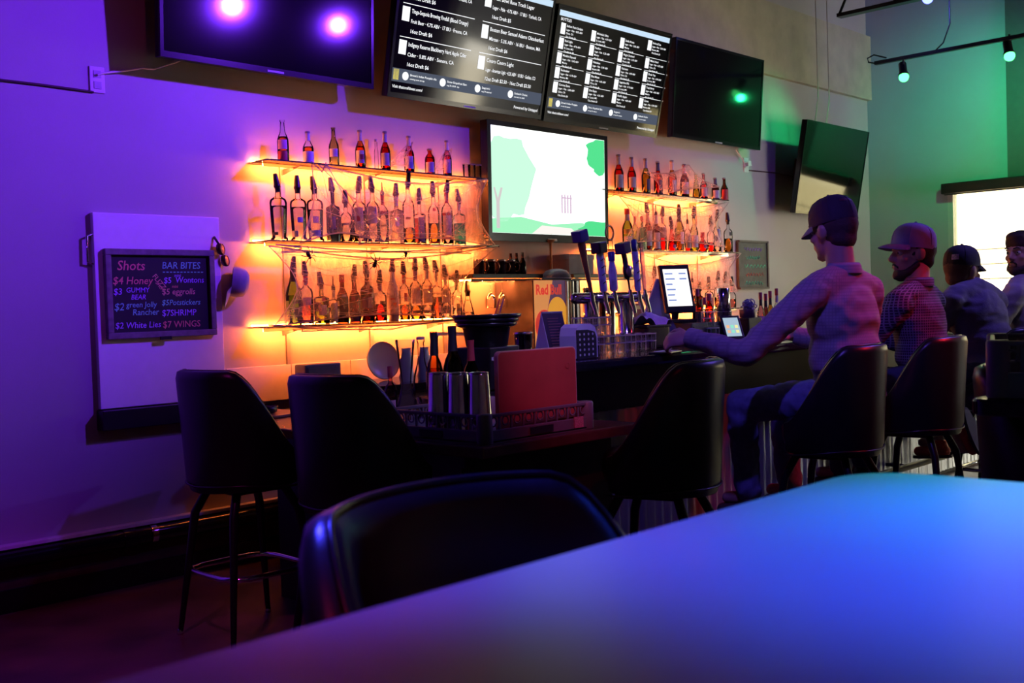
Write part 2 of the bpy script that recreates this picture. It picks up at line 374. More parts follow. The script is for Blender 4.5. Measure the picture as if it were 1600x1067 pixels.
m2 = tv('menu television with four columns of small drink listings', (bl_.x + br_.x) / 2, (bl_.z + br_.z) / 2, YT, W2, .75, 13.0)
bl_, br_ = span((1050, 213), (1187, 236), YT + .06)
tv('switched-off television right of the menus reflecting a green lamp', (bl_.x + br_.x) / 2, (bl_.z + br_.z) / 2, YT + .06, br_.x - bl_.x, .75, 4.5)
bl_, br_ = span((763, 372), (950, 380), -.11); WC = br_.x - bl_.x
CW = mat('white_picture', (.9, .95, .92), .3, emit=(.93, 1.0, .96), estr=1.35)
ct = tv('lit central television between the bottle shelves showing a park picture', (bl_.x + br_.x) / 2, (bl_.z + br_.z) / 2 - .01, -.11, WC, .765, 1.2, bez=.032, screen=CW, thick=.06)
t5 = atY(1289, 337, -.22)
t5o = tv('slanting television hung from the wall near the room corner', t5.x, t5.z, -.24, 1.16, .80, 10.0, bez=.008)
tag(t5o, t5o['label'], 'television')
for sx in (-.35, -.15): MB().tube([(sx, .05, .7), (sx - .04, .03, 1.0), (sx - .1, 0.16, 1.9)], .004, 5).build('hanging_wire', mat('wire_grey', (.3, .25, .22), .5), t5o)
# park picture on the central screen: sky, trees, lawn, trunk, fence
def blob2(cx, cz, rx, rz, n=26, wob=.12, seed=0):
    rd = random.Random(seed); ph = [rd.uniform(0, 6.28) for _ in range(3)]
    return [(cx + rx * math.cos(a) * (1 + wob * math.sin(5 * a + ph[0]) + wob * .6 * math.sin(9 * a + ph[1])), cz + rz * math.sin(a) * (1 + wob * math.sin(4 * a + ph[2]))) for a in [2 * math.pi * k / n for k in range(n)]]
def clip(poly, x0, x1, z0, z1): return [(min(max(x, x0), x1), min(max(z, z0), z1)) for x, z in poly]
def pic(poly, m, lay, name='picture_patch'):
    p = clip(poly, -WC / 2 + .034, WC / 2 - .034, .053, .73)
    MB().prism(p, .0003, Matrix.Translation((0, -.0025 - lay * .0004, 0))).build(name, m, ct)
P_G1 = emis('picture_mint', (.60, .98, .74), 1.05); P_G2 = emis('picture_green', (.10, .82, .30), .95); P_G3 = emis('picture_lawn', (.38, .95, .55), 1.0)
P_W = emis('picture_trunk', (.72, .66, .66), .95); P_F = emis('picture_fence', (.75, .55, .72), .95); P_T = emis('picture_cloud', (1, 1, 1), 1.3); P_P = emis('picture_path', (.98, .9, .85), 1.05)
pic(blob2(-.42, .42, .24, .27, seed=1), P_G1, 0); pic(blob2(-.5, .25, .16, .12, seed=2), P_G1, 1); pic(blob2(.53, .62, .16, .13, seed=3), P_G2, 0)
pic([(-.6, .05), (.6, .05), (.6, .12), (.3, .14), (0, .12), (-.3, .16), (-.6, .14)], P_G3, 1); pic(blob2(.5, .1, .2, .06, seed=5), P_G2, 2)
pic([(-.53, .08), (-.50, .08), (-.50, .25), (-.47, .34), (-.49, .34), (-.515, .27), (-.54, .34), (-.555, .34), (-.53, .25)], P_W, 3)
for i in range(4): pic([(.10 + i * .03, .2), (.115 + i * .03, .2), (.115 + i * .03, .32), (.1075 + i * .03, .335), (.10 + i * .03, .32)], P_F, 3)
pic([(.1, .3), (.21, .3), (.21, .31), (.1, .31)], P_F, 3); pic([(-.2, .05), (.28, .05), (.2, .10), (-.1, .11)], P_P, 3); pic(blob2(.3, .5, .14, .08, seed=8), P_T, 1)
MB().box(-.045, .045, -.008, -.006, .014, .024).build('maker_badge', mat('badge_silver', (.6, .6, .62), .3), ct)
# menu screens: lettering that glows
TX = emis('menu_white', (.95, .97, 1.0), 1.15); TXD = emis('menu_grey_band', (.10, .12, .17), .8); TXB = emis('menu_header', (.62, .80, .98), 1.0); TXY = emis('menu_yellow', (.9, .75, .15), .9)
SCR = -.0026
def tx(t, body, size, x, z, m=TX, xs=1.0, align='LEFT', mw=9): return text(body, size, m, t, face_wall(x, SCR - .0006, z), 'menu_lettering', align, bold=size * .012, xs=min(xs, mw / max(.01, len(body) * size * .50)))
def bar(t, x0, x1, z0, z1, m, lay=0): MB().box(x0, x1, SCR - .0003 - lay * .0002, SCR, z0, z1).build('menu_band', m, t)
w = W1 / 2 - .02
bar(m1, -w, w, .09, .165, TXD); bar(m1, -w, w, .71, .75, TXB)
ent = [(-w + .03, [("Tioga-Sequoia Brewing General Sherman IPA", "IPA - American · 6.8% ABV · 58 IBU · Fresno, CA", "16oz Draft $6"), ("Tioga-Sequoia Brewing Firefall (Blood Orange)", "Fruit Beer · 4.7% ABV · 17 IBU · Fresno, CA", "16oz Draft $6"), ("Indigeny Reserve Blackberry Hard Apple Cider", "Cider · 5.8% ABV · Sonora, CA", "16oz Draft $6")]),
       (.03, [("Dust Bowl Race Track Lager", "Lager - Pale · 4.7% ABV · 17 IBU · Turlock, CA", "16oz Draft $5"), ("Boston Beer Samuel Adams Oktoberfest", "Märzen · 5.3% ABV · 16 IBU · Boston, MA", "16oz Draft $6"), ("Coors Coors Light", "Lager - American Light · 4.2% ABV · 10 IBU · Golden, CO", "12oz Draft $2.50 · 16oz Draft $3.50")])]
for cx_, rows in ent:
    for i, (a, b_, c_) in enumerate(rows):
        z = .665 - i * .185
        bar(m1, cx_, cx_ + .055, z - .05, z + .03, TX); tx(m1, a, .033, cx_ + .068, z, xs=.95, mw=.53); tx(m1, b_, .030, cx_ + .068, z - .055, xs=.95, mw=.53); tx(m1, c_, .030, cx_ + .068, z - .11, mw=.5)
        if i: bar(m1, cx_, cx_ + .56, z + .045, z + .049, TX)
bar(m1, -w + .01, -w + .05, .10, .16, TXY)
for i in range(4):
    x = -w + .10 + i * .29
    MB().lathe([(0, 0), (.024, 0), (.024, .0004)], 18, M=face_wall(x, SCR - .0004, .128)).build('menu_badge', TX, m1)
    tx(m1, ["Brown's Indian Pumpkin Ale", "Stone Grapefruit Slam", "Seagram's", "Sudwerk Ocelot"][i], .018, x + .035, .132); tx(m1, ["coming soon on tap", "aug 24, 2018 - tap", "aug 24 seasonal", "new and on draft"][i], .014, x + .035, .112)
tx(m1, "Visit thatcraftbeer.com/", .024, -w + .01, .055); tx(m1, "Powered by Untappd", .026, w - .02, .045, align='RIGHT')
w = W2 / 2 - .02
bar(m2, -w, w, .09, .16, TXD); bar(m2, -w, w, .68, .715, TXB); tx(m2, "BOTTLES", .026, -w + .02, .652)
names = ["Ballast Point Sculpin", "Bud Light", "Modelo Especial", "Budweiser", "Corona Extra", "Michelob Ultra", "Pacifico", "Heineken", "Blue Moon", "Dos Equis", "Stella Artois", "Angry Orchard", "Guinness", "Lagunitas IPA", "Redd's Apple", "Smirnoff Ice", "Mike's Hard", "Shock Top", "Truly Berry", "Coors"]
k = 0
for c_ in range(4):
    for r_ in range(5):
        x = -w + .03 + c_ * .31; z = .618 - r_ * .094 + (.03 if c_ == 3 and r_ < 1 else 0)
        if c_ < 3 or r_ < 5:
            bar(m2, x, x + .045, z - .05, z + .02, TX)
            tx(m2, names[k % 20], .020, x + .055, z); tx(m2, "Lager - Pale · %.1f%% ABV" % (4 + (k * 7 % 30) / 10), .017, x + .055, z - .023); tx(m2, ["Chico, CA", "St. Louis, MO", "Mexico", "Boston, MA"][k % 4], .017, x + .055, z - .045); tx(m2, "12oz Bottle $%d" % (3 + k % 3), .017, x + .055, z - .067)
            if r_: bar(m2, x, x + .28, z + .026, z + .029, TX)
        k += 1
bar(m2, -w + .01, -w + .045, .098, .152, TXY)
for i in range(4):
    x = -w + .10 + i * .28
    MB().lathe([(0, 0), (.022, 0), (.022, .0004)], 18, M=face_wall(x, SCR - .0004, .125)).build('menu_badge', TX, m2)
    tx(m2, ["Brown's Indian Pumpkin", "Stone Grapefruit Slam", "Seagram's", "Sudwerk Ocelot"][i], .017, x + .032, .13); tx(m2, "on tap this season", .013, x + .032, .11)
tx(m2, "Visit thatcraftbeer.com/", .022, -w + .01, .055); tx(m2, "Powered by Untappd", .024, w - .02, .045, align='RIGHT')
# ------------------------------------------------------------------ outlet and cables left, outlet right
ol = atY(151, 125, 0)
o = thing('wall_outlet', 'white wall outlet left of the switched-off television', 'outlet', (ol.x, 0, ol.z))
MB().box(-.037, .037, -.008, 0, -.062, .062, bev=.003).build('cover_plate', WHITEP, o)
for z in (-.026, .026): MB().box(-.018, .018, -.011, -.008, z - .017, z + .017).build('socket', mat('socket_grey', (.45, .44, .45), .4), o)
def wirepts(l, y): return [atY(a, b, y) for a, b in l]
tag(MB().tube(wirepts([(152, 117), (162, 114), (200, 110), (222, 106), (240, 108), (258, 102), (275, 97), (300, 86)], -.02), .006, 6).build('power_cord', WHITEP), 'white power cord running from the left outlet to the television', 'cord')
tag(MB().tube(wirepts([(-60, 117), (0, 125), (60, 132), (140, 143), (146, 144)], -.006), .006, 5).build('dark_cable', mat('brown_cable', (.06, .02, .03), .5)), 'thin dark cable along the purple wall to the outlet', 'cable')
ol = atY(1165, 258, 0)
o = thing('wall_outlet', 'white wall outlet below the television with green reflection', 'outlet', (ol.x, 0, ol.z))
MB().box(-.037, .037, -.008, 0, -.062, .062, bev=.003).build('cover_plate', WHITEP, o)
MB().box(-.02, .03, -.04, -.008, -.01, .03, bev=.004).build('plug', WHITEP, o)
tag(MB().tube(wirepts([(1150, 234), (1158, 246), (1163, 254), (1172, 252), (1174, 258), (1164, 261)], -.03), .006, 6).build('power_cord', WHITEP), 'short white power cord hanging from the right television', 'cord')
tag(MB().tube(wirepts([(1170, 266), (1210, 270), (1240, 276)], -.006), .005, 5).build('dark_cable', MATS['brown_cable']), 'thin dark cable from the right outlet toward the slanting television', 'cable')
# ------------------------------------------------------------------ white board with chalkboard, cap, goggles
WX0, WX1 = 2.336, 3.007
wb = thing('white_panel', 'tall white painted panel with dark ledge on the purple wall', 'board', ((WX0 + WX1) / 2, 0, .77))
hw = (WX1 - WX0) / 2
MB().box(-hw, hw, -.03, 0, .1, 1.033, bev=.003).build('panel', mat('white_panel_paint', (.93, .91, .95), .35, var=.02), wb)
MB().box(-hw - .01, hw, -.07, 0, 0, .095, bev=.004).build('ledge', BLACK, wb)
MB().tube([(-hw, -.02, .93), (-hw - .03, -.025, .92), (-hw - .032, -.025, .80), (-hw, -.02, .79)], .006, 6).build('wire_handle', CHROME, wb)
CX0, CX1, CZ0, CZ1 = 2.375, 2.955, 1.20, 1.632
cb = thing('chalkboard', 'framed chalkboard listing shots and bar bites on the white panel', 'chalkboard', ((CX0 + CX1) / 2, -.03, CZ0))
cw = (CX1 - CX0) / 2; ch_ = CZ1 - CZ0
FRM = mat('weathered_frame_wood', (.20, .16, .17), .6, var=.25, scale=30)
f = MB(); f.box(-cw, cw, -.03, 0, 0, .03, bev=.004); f.box(-cw, cw, -.03, 0, ch_ - .03, ch_, bev=.004); f.box(-cw, -cw + .03, -.03, 0, .03, ch_ - .03, bev=.004); f.box(cw - .03, cw, -.03, 0, .03, ch_ - .03, bev=.004)
f.build('frame', FRM, cb)
MB().box(-cw + .03, cw - .03, -.012, 0, .03, ch_ - .03).build('slate', mat('slate', (.012, .012, .014), .7), cb)
MB().box(-.03, .03, -.04, -.03, -.012, .004).build('chalk_clip', BLACK, cb)
CH = {'r': mat('chalk_coral', (1.0, .28, .22), .8), 'g': mat('chalk_green', (.25, 1.0, .6), .8), 'p': mat('chalk_violet', (.55, .30, .95), .8), 'o': mat('chalk_orange', (.95, .45, .28), .8)}
def hand(body, size, x, z, c, rot=0.0):
    rd = random.Random(hash(body) % 1000 if False else len(body) * 7 + int(z * 1000)); xx = x
    Mr = Matrix.Translation((x, -.0128, z)) @ Matrix.Rotation(rot, 4, 'Y') @ Matrix.Rotation(math.pi / 2, 4, 'X')
    text(body, size, CH[c], cb, Mr, 'chalk_lettering', shear=rd.uniform(.0, .25), bold=size * .008, xs=.98)
L = -cw + .042
hand("Shots", .066, L + .02, .330, 'r'); hand("$4 Honey", .052, L - .004, .262, 'r'); hand("FLIZZ", .036, L + .20, .300, 'o', .9); hand("SHOT", .024, L + .215, .268, 'o', .9)
hand("$3", .044, L - .002, .212, 'p'); hand("GUMMY", .034, L + .062, .222, 'p'); hand("BEAR", .034, L + .085, .188, 'p')
hand("$2", .05, L - .002, .137, 'g'); hand("green Jolly", .038, L + .06, .150, 'g'); hand("Rancher", .042, L + .09, .112, 'g')
hand("$2 White Lies", .042, L, .050, 'p')
L2 = .0
hand("BAR BITES", .048, L2 + .005, .338, 'g')
for i in range(12): MB().box(L2 + .01 + i * .019, L2 + .022 + i * .019, -.0132, -.0122, .318, .323).build('chalk_dash', CH['g'], cb)
hand("mini", .022, L2 + .07, .297, 'p'); hand("$5", .042, L2 + .012, .266, 'p'); hand("Wontons", .042, L2 + .075, .268, 'p')
hand("mini", .02, L2 + .055, .243, 'r'); hand("$5 eggrolls", .042, L2 + .0, .210, 'o')
hand("$5Potstickers", .039, L2 - .004, .157, 'g'); hand("$7SHRIMP", .044, L2 - .004, .104, 'p'); hand("$7 WINGS", .046, L2 - .002, .046, 'r')
cp = atY(362, 440, -.05)
c = thing('hanging_cap', 'pale grey baseball cap hanging beside the white panel', 'cap', (cp.x, -.05, cp.z))
CAPM = mat('cap_cloth_grey', (.42, .42, .5), .8, bump=.1)
dome = MB(); Mc = Matrix.Rotation(math.radians(100), 4, 'Y') @ Matrix.Rotation(.5, 4, 'X')
dome.lathe([(.07, 0), (.072, .03), (.064, .065), (.04, .085), (0, .09)], 18, M=Mc, cap=False, sx=1.1); dome.build('crown', CAPM, c)
bp_ = [[Mc @ Vector((.076 * math.cos(a) * (1 + t * .9), .070 * math.sin(a) * (1 + t * .15), -.02 * t)) for t in (0, .33, .66, 1)] for a in [math.radians(-65 + i * 13) for i in range(11)]]
MB().grid(bp_).build('brim', CAPM, c)
gp = atY(350, 398, -.06)
g = thing('safety_goggles', 'brown tinted goggles hanging on the panel edge above the cap', 'goggles', (gp.x, -.05, gp.z), rot=(0, math.radians(55), .5))
for sx in (-.035, .035):
    MB().lathe([(.030, -.012), (.034, 0), (.030, .012), (.022, .014), (.020, -.012)], 16, M=Matrix.Translation((sx, 0, 0)) @ Matrix.Rotation(math.pi / 2, 4, 'X'), sy=.75).build('rim', mat('goggle_brown', (.12, .05, .03), .2), g)
    MB().ball((sx, -.008, 0), (.026, .006, .02)).build('lens', mat('goggle_lens', (.5, .22, .1), .1, .3), g)
MB().tube([(-.065, 0, 0), (-.09, .03, .03), (-.06, .045, .06), (.0, .04, .07), (.06, .045, .05), (.065, 0, 0)], .006, 6).build('strap', BLACK, g)
# small chalkboard by the right shelves
cx0, cz0 = 7.954, 1.42
c2 = thing('chalkboard', 'small chalkboard with green and red scrawl right of the shelves', 'chalkboard', (8.18, -.01, 1.40))
MB().box(-.235, .225, -.02, 0, .0, .385, bev=.004).build('slate', mat('slate_grey', (.07, .075, .08), .6, var=.3), c2)
f = MB(); f.box(-.235, .235, -.03, 0, -.015, 0); f.box(.215, .235, -.03, 0, 0, .4); f.box(-.235, .235, -.03, 0, .385, .4); f.build('frame', mat('dark_frame', (.05, .04, .06), .5), c2)
for i, (s_, c_) in enumerate([(5, 'p'), (4, 'g'), (6, 'g'), (5, 'r'), (5, 'g')]):
    MB().tube([(-.15 + .02 * (i % 2) + k * .011 * s_ / 4, -.022, .325 - i * .072 + .016 * math.sin(k * 1.9 + i)) for k in range(22)], .0028, 4).build('chalk_scrawl', CH[c_], c2)
# ------------------------------------------------------------------ glass shelves with LED strips
LED = emis('led_warm', (1.0, 0.20, 0.035), 130); LEDW = emis('led_wash', (1.0, 0.17, 0.026), 330)
LEDDOT = emis('led_dot', (1.0, 0.62, 0.25), 26)
SHELFG = glass('shelf_glass', (.94, .93, .92), 1.5)
EDGE = glass('shelf_edge_glass', (.80, .82, .80), 1.3, alpha=.12, body=(.85, .80, .85)); LCH = glass('channel_diffuser', (.02, .02, .02), 1.2, alpha=.98, body=(.022, .020, .018))
BRK = mat('bracket_metal', (.45, .42, .45), .4, .6)
def shelf(label, x0, x1, z, y=-.19):
    t = thing('glass_shelf', label, 'shelf', ((x0 + x1) / 2, 0, z), group='lit glass bottle shelves')
    h = (x1 - x0) / 2
    MB().box(-h, h, y, -.004, -.008, 0).build('glass_pane', SHELFG, t)
    MB().box(-h, h, y - .002, y, -.008, 0).build('polished_edge', EDGE, t)
    n = int(2 * h / .05)
    MB().tube([(-h + .01, -.022, .006), (h - .01, -.022, .006)], .0042, 6).build('led_strip', LED, t)
    # a second strip in an angled channel under the pane washes the wall below
    ch = MB(); ch.add([(-h + .03, -.098, -.012), (h - .03, -.098, -.012), (h - .03, -.100, -.026), (-h + .03, -.100, -.026)], [(0, 1, 2, 3)]); ch.build('led_strip', LEDW, t)
    MB().add([(-h + .03, -.1025, -.0085), (h - .03, -.1025, -.0085), (h - .03, -.1035, -.027), (-h + .03, -.1035, -.027)], [(0, 1, 2, 3)]).build('led_channel', LCH, t)
    for i in range(3):
        x = -h + .22 + i * (2 * h - .5) / 2
        MB().box(x - .006, x + .006, y + .02, -.004, -.022, -.0205).build('bracket', BRK, t)
        MB().prism([(0, -.0225), (-.16, -.0225), (0, -.055)], .005, Matrix.Translation((x + .002, 0, 0)) @ Matrix.Rotation(math.pi / 2, 4, 'Z')).build('bracket', BRK, t)
    return t
SZ = (2.103, 1.683, 1.232)
LSH = [(3.207, 4.83), (3.20, 4.90), (3.17, 4.72)]
RSH = [(5.95, 7.56), (5.95, 7.70), (5.98, 7.80)]
for i, nm in enumerate(('top', 'middle', 'bottom')):
    shelf(nm + ' glass shelf of the left bottle display, lit from behind', *LSH[i], SZ[i])
    shelf(nm + ' glass shelf of the right bottle display, lit from behind', *RSH[i], SZ[i])
for k, (x, side) in enumerate([(3.42, 'left'), (4.0, 'left'), (4.58, 'left'), (6.2, 'right'), (6.8, 'right'), (7.38, 'right')]):
    p = thing('shelf_upright', ['nearest', 'middle', 'farthest'][k % 3] + ' slotted metal upright behind the ' + side + ' bottle shelves', 'upright', (x, 0, .9), group='uprights behind the bottle shelves')
    MB().box(-.014, .014, -.011, 0, 0, 1.26, bev=.002).build('channel', BRK, p)
# ------------------------------------------------------------------ bottles
PROF = {
 'beer':   [(.92, 0), (1, .02), (1, .50), (.93, .56), (.70, .64), (.48, .71), (.40, .78), (.36, .95), (.44, .955), (.44, 1.0)],
 'stubby': [(.92, 0), (1, .03), (1, .60), (.92, .70), (.60, .80), (.38, .85), (.36, .94), (.46, .945), (.46, 1)],
 'liquor': [(.94, 0), (1, .02), (1, .62), (.97, .67), (.80, .73), (.48, .77), (.34, .80), (.30, .97), (.36, .975), (.36, 1)],
 'taper':  [(1.0, 0), (.98, .05), (.80, .07), (.84, .15), (.97, .60), (1.0, .72), (.92, .78), (.60, .82), (.32, .84), (.28, .98), (.34, .985), (.34, 1)],
 'wine':   [(.94, 0), (1, .02), (1, .52), (.95, .58), (.75, .66), (.48, .72), (.40, .78), (.36, .97), (.42, .975), (.42, 1)],
 'slope':  [(.80, 0), (.84, .02), (.98, .50), (1.0, .56), (.80, .68), (.50, .80), (.36, .88), (.33, .98), (.38, .985), (.38, 1)],
 'cone':   [(.95, 0), (1, .03), (.80, .30), (.55, .58), (.36, .78), (.30, .95), (.36, .96), (.36, 1)],
 'flask':  [(.75, 0), (.95, .08), (1, .25), (.95, .42), (.7, .56), (.40, .64), (.32, .72), (.32, .96), (.4, .97), (.4, 1)],
 'square': [(.98, 0), (1, .015), (1, .66), (.93, .69), (.50, .72), (.33, .74), (.30, .97), (.36, .975), (.36, 1)],
}
def rad_at(prof, t):
    for (r0, t0), (r1, t1) in zip(prof, prof[1:]):
        if t0 <= t <= t1: return r0 + (r1 - r0) * ((t - t0) / max(1e-6, t1 - t0))
    return prof[-1][0]
def superprof(mb, prof, R, H, sq, seg, scale=1.0):
    P = []
    for k in range(seg):
        a = 2 * math.pi * k / seg
        row = []
        for r, t in prof:
            q = 1.0
            if sq and r > .6: c, s_ = abs(math.cos(a)), abs(math.sin(a)); q = min(1.22, 1 / (c ** 6 + s_ ** 6) ** (1 / 6)) * .93
            row.append(Vector((R * r * q * math.cos(a) * scale, R * r * q * math.sin(a) * scale, H * t)))
        P.append(row)
    mb.grid(P, closed_u=True); mb.add([row[0] for row in P], [tuple(range(seg))[::-1]])
GL = {
 'clear': CLEAR, 'ice': glass('frosted_glass', (.86, .84, .88), alpha=.30, body=(.75, .72, .75)), 'green': glass('green_glass', (.50, .72, .26)), 'olive': glass('olive_glass', (.62, .66, .30)),
 'brown': glass('brown_glass', (.42, .13, .05)), 'amber': glass('amber_glass', (.85, .50, .15)), 'blue': glass('deep_blue_glass', (.07, .13, .22)), 'red': glass('red_glass', (.85, .16, .10)),
 'pink': glass('pink_glass', (.95, .55, .60)), 'teal': glass('teal_glass', (.25, .55, .50)), 'white': mat('white_bottle', (.82, .76, .80), .25, sub=.0), 'palegreen': glass('pale_green_glass', (.78, .88, .62)),
}
LQ = {
 'o': glass('liquid_orange', (.98, .48, .12)), 'r': glass('liquid_red', (.90, .10, .08)), 'y': glass('liquid_yellow', (1, .80, .25)), 'w': glass('liquid_water', (.92, .92, .95)),
 'c': glass('liquid_cyan', (.10, .72, .85), alpha=.45, body=(.15, .75, .85)), 'g': glass('liquid_green', (.72, .88, .20)), 'b': glass('liquid_brown', (.55, .18, .06)), 'p': glass('liquid_pink', (.98, .52, .45)), 'd': glass('liquid_dark', (.20, .05, .05)),
}
LC = {
 'lav': mat('label_lavender', (.66, .60, .82), .5, var=.06), 'wht': mat('label_white', (.80, .76, .80), .5, var=.05), 'blk': mat('label_black', (.03, .03, .04), .5), 'red': mat('label_red', (.55, .06, .08), .5),
 'nav': mat('label_navy', (.05, .06, .22), .5), 'pnk': mat('label_pink', (.85, .50, .65), .5), 'gld': mat('label_gold', (.65, .45, .18), .4, .4), 'pur': mat('label_purple', (.22, .10, .32), .5), 'grn': mat('label_green', (.20, .32, .12), .5), 'blu': mat('label_blue', (.35, .42, .75), .5), 'org': mat('label_orange', (.85, .30, .12), .5), 'gry': mat('label_grey', (.32, .30, .34), .5),
}
POUR = mat('pourer_rubber', (.012, .011, .018), .3)
FACE = math.radians(228)   # labels look toward the room
def lab(mb, prof, R, H, z0, z1, a0=-50, a1=50, off=1.02, sq=False, M=None):
    n = 8; P = []
    for i in range(n + 1):
        a = FACE + math.radians(a0 + (a1 - a0) * i / n); row = []
        for z in (z0, (z0 + z1) / 2, z1):
            r = rad_at(prof, z) * R * off
            q = 1.0
            if sq: c, s_ = abs(math.cos(a)), abs(math.sin(a)); q = min(1.22, 1 / (c ** 6 + s_ ** 6) ** (1 / 6)) * .93
            row.append(Vector((r * q * math.cos(a), r * q * math.sin(a), z * H)))
        P.append(row)
    mb.grid(P)
def bottle(name, label, group, x, y, z, H, R, kind, gl, lq=None, lev=.5, labels=(), capk='pour', neck=None, tilt=0.0, cat='bottle', rz=0.0):
    t = thing(name, label, cat, (x, y, z), rz, group)
    pr = PROF[kind]; sq = kind == 'square'; seg = 22 if sq else 18
    m = MB(); superprof(m, pr, R, H, sq, seg); m.build('glass_body', GL[gl], t)
    if lq:
        tops = [p for p in pr if p[1] < lev]; lp = [(r * .90, max(.025, tt)) for r, tt in tops] + [(rad_at(pr, lev) * .90, lev)]
        lp = [(.0001, .02)] + lp + [(.0001, lev)]
        m = MB(); superprof(m, lp, R, H, sq, seg); m.build('liquid', LQ[lq], t)
    for (c, z0, z1, *ar) in labels:
        m = MB(); lab(m, pr, R, H, z0, z1, *(ar if ar else (-50, 50)), off=1.02 if c not in ('red', 'gld', 'blk', 'nav') else 1.03, sq=sq); m.build('paper_label', LC[c], t)
    rn = pr[-1][0] * R
    if neck:
        zb = .80 if kind not in ('beer', 'wine') else .74
        m = MB(); m.lathe([(rad_at(pr, zb) * R * 1.05, zb * H), (rad_at(pr, .9) * R * 1.06, .9 * H), (rn * 1.05, .99 * H)], 14, cap=False); m.build('neck_foil', LC[neck], t)
    if capk == 'pour':
        k = .034 / .030; T = Matrix.Translation((0, 0, H)) @ Matrix.Rotation(tilt, 4, 'X') @ Matrix.Rotation(tilt * .8, 4, 'Y')
        m = MB(); m.lathe([(rn * .92, -.02), (rn * 1.0, .002), (.0185, .004), (.0195, .014), (.0165, .022), (.0150, .045), (.0115, .074), (.0100, .078), (0, .079)], 14, M=T); m.build('pourer', POUR, t)
    elif capk == 'crown':
        m = MB(); m.lathe([(rn * 1.12, H - .006), (rn * 1.12, H + .003), (rn * .8, H + .006), (0, H + .006)], 12); m.build('crown_cap', LC['gry'], t)
    elif capk == 'cork':
        m = MB(); m.lathe([(rn * 1.15, H - .03), (rn * 1.15, H + .012), (0, H + .013)], 12); m.build('stopper', LC['red'], t)
    elif capk == 'spout':
        m = MB(); m.lathe([(rn, H - .01), (rn * 1.05, H + .018), (.008, H + .024), (.004, H + .03), (.0035, H + .075), (0, H + .075)], 10); m.build('pourer', POUR, t)
    return t
def row(specs, z, y, shelfname, group):
    for i, (px, pt, wpx, kind, gl, lq, lev, labels, capk, neck, look) in enumerate(specs):
        p0 = atY(px, 380, y); p = atY(px, pt, y); base = atY(px, pt, y); d = depth(p0)
        # base x from the foot of the bottle
        q = Vector((p0.x, y, z)); hgt = p.z - z
        # the tip seen at px,pt ; glass height excludes the cap
        capH = {'pour': .079, 'crown': .006, 'cork': .013, 'spout': .075, None: 0}[capk]
        R = wpx / 2 * d / FPX / (1.0 if kind != 'square' else 1.08)
        bottle('bottle', look + ', ' + ORD[i] + ' from left on ' + shelfname, group, q.x, y, z + .0005, max(.09, hgt - capH), R, kind, gl, lq, lev, labels, capk, neck, random.uniform(-.12, .12))
L1 = [
 (448, 188, 18, 'beer', 'clear', 'o', .60, (('pnk', .30, .52), ('red', .04, .26)), None, None, 'clear beer bottle of orange drink'),
 (487, 206, 17, 'beer', 'clear', 'o', .55, (('lav', .02, .40, -80, 80),), 'crown', 'lav', 'lavender labelled beer bottle with foil neck'),
 (527, 200, 16, 'beer', 'olive', None, 0, (('wht', .25, .45),), None, None, 'pale empty greenish beer bottle'),
 (568, 204, 16, 'beer', 'amber', 'o', .6, (('wht', .15, .48), ('red', .24, .38, 0, 45)), 'crown', 'wht', 'amber beer bottle with white neck foil'),
 (607, 206, 16, 'beer', 'red', 'r', .62, (('lav', .14, .46),), 'crown', 'wht', 'red beer bottle with lavender label'),
 (644, 213, 16, 'beer', 'pink', 'r', .62, (('lav', .12, .46), ('blu', .14, .3, 0, 45)), 'crown', 'wht', 'rosy beer bottle with blue mark'),
 (676, 233, 16, 'stubby', 'red', 'r', .7, (('lav', .10, .50),), 'crown', None, 'stubby red bottle'),
 (703, 220, 14, 'beer', 'pink', 'r', .6, (('pnk', .10, .48),), 'crown', 'wht', 'slim pinkish beer bottle'),
]
row(L1, SZ[0], -.10, 'left top shelf', 'bottles on the left top shelf')
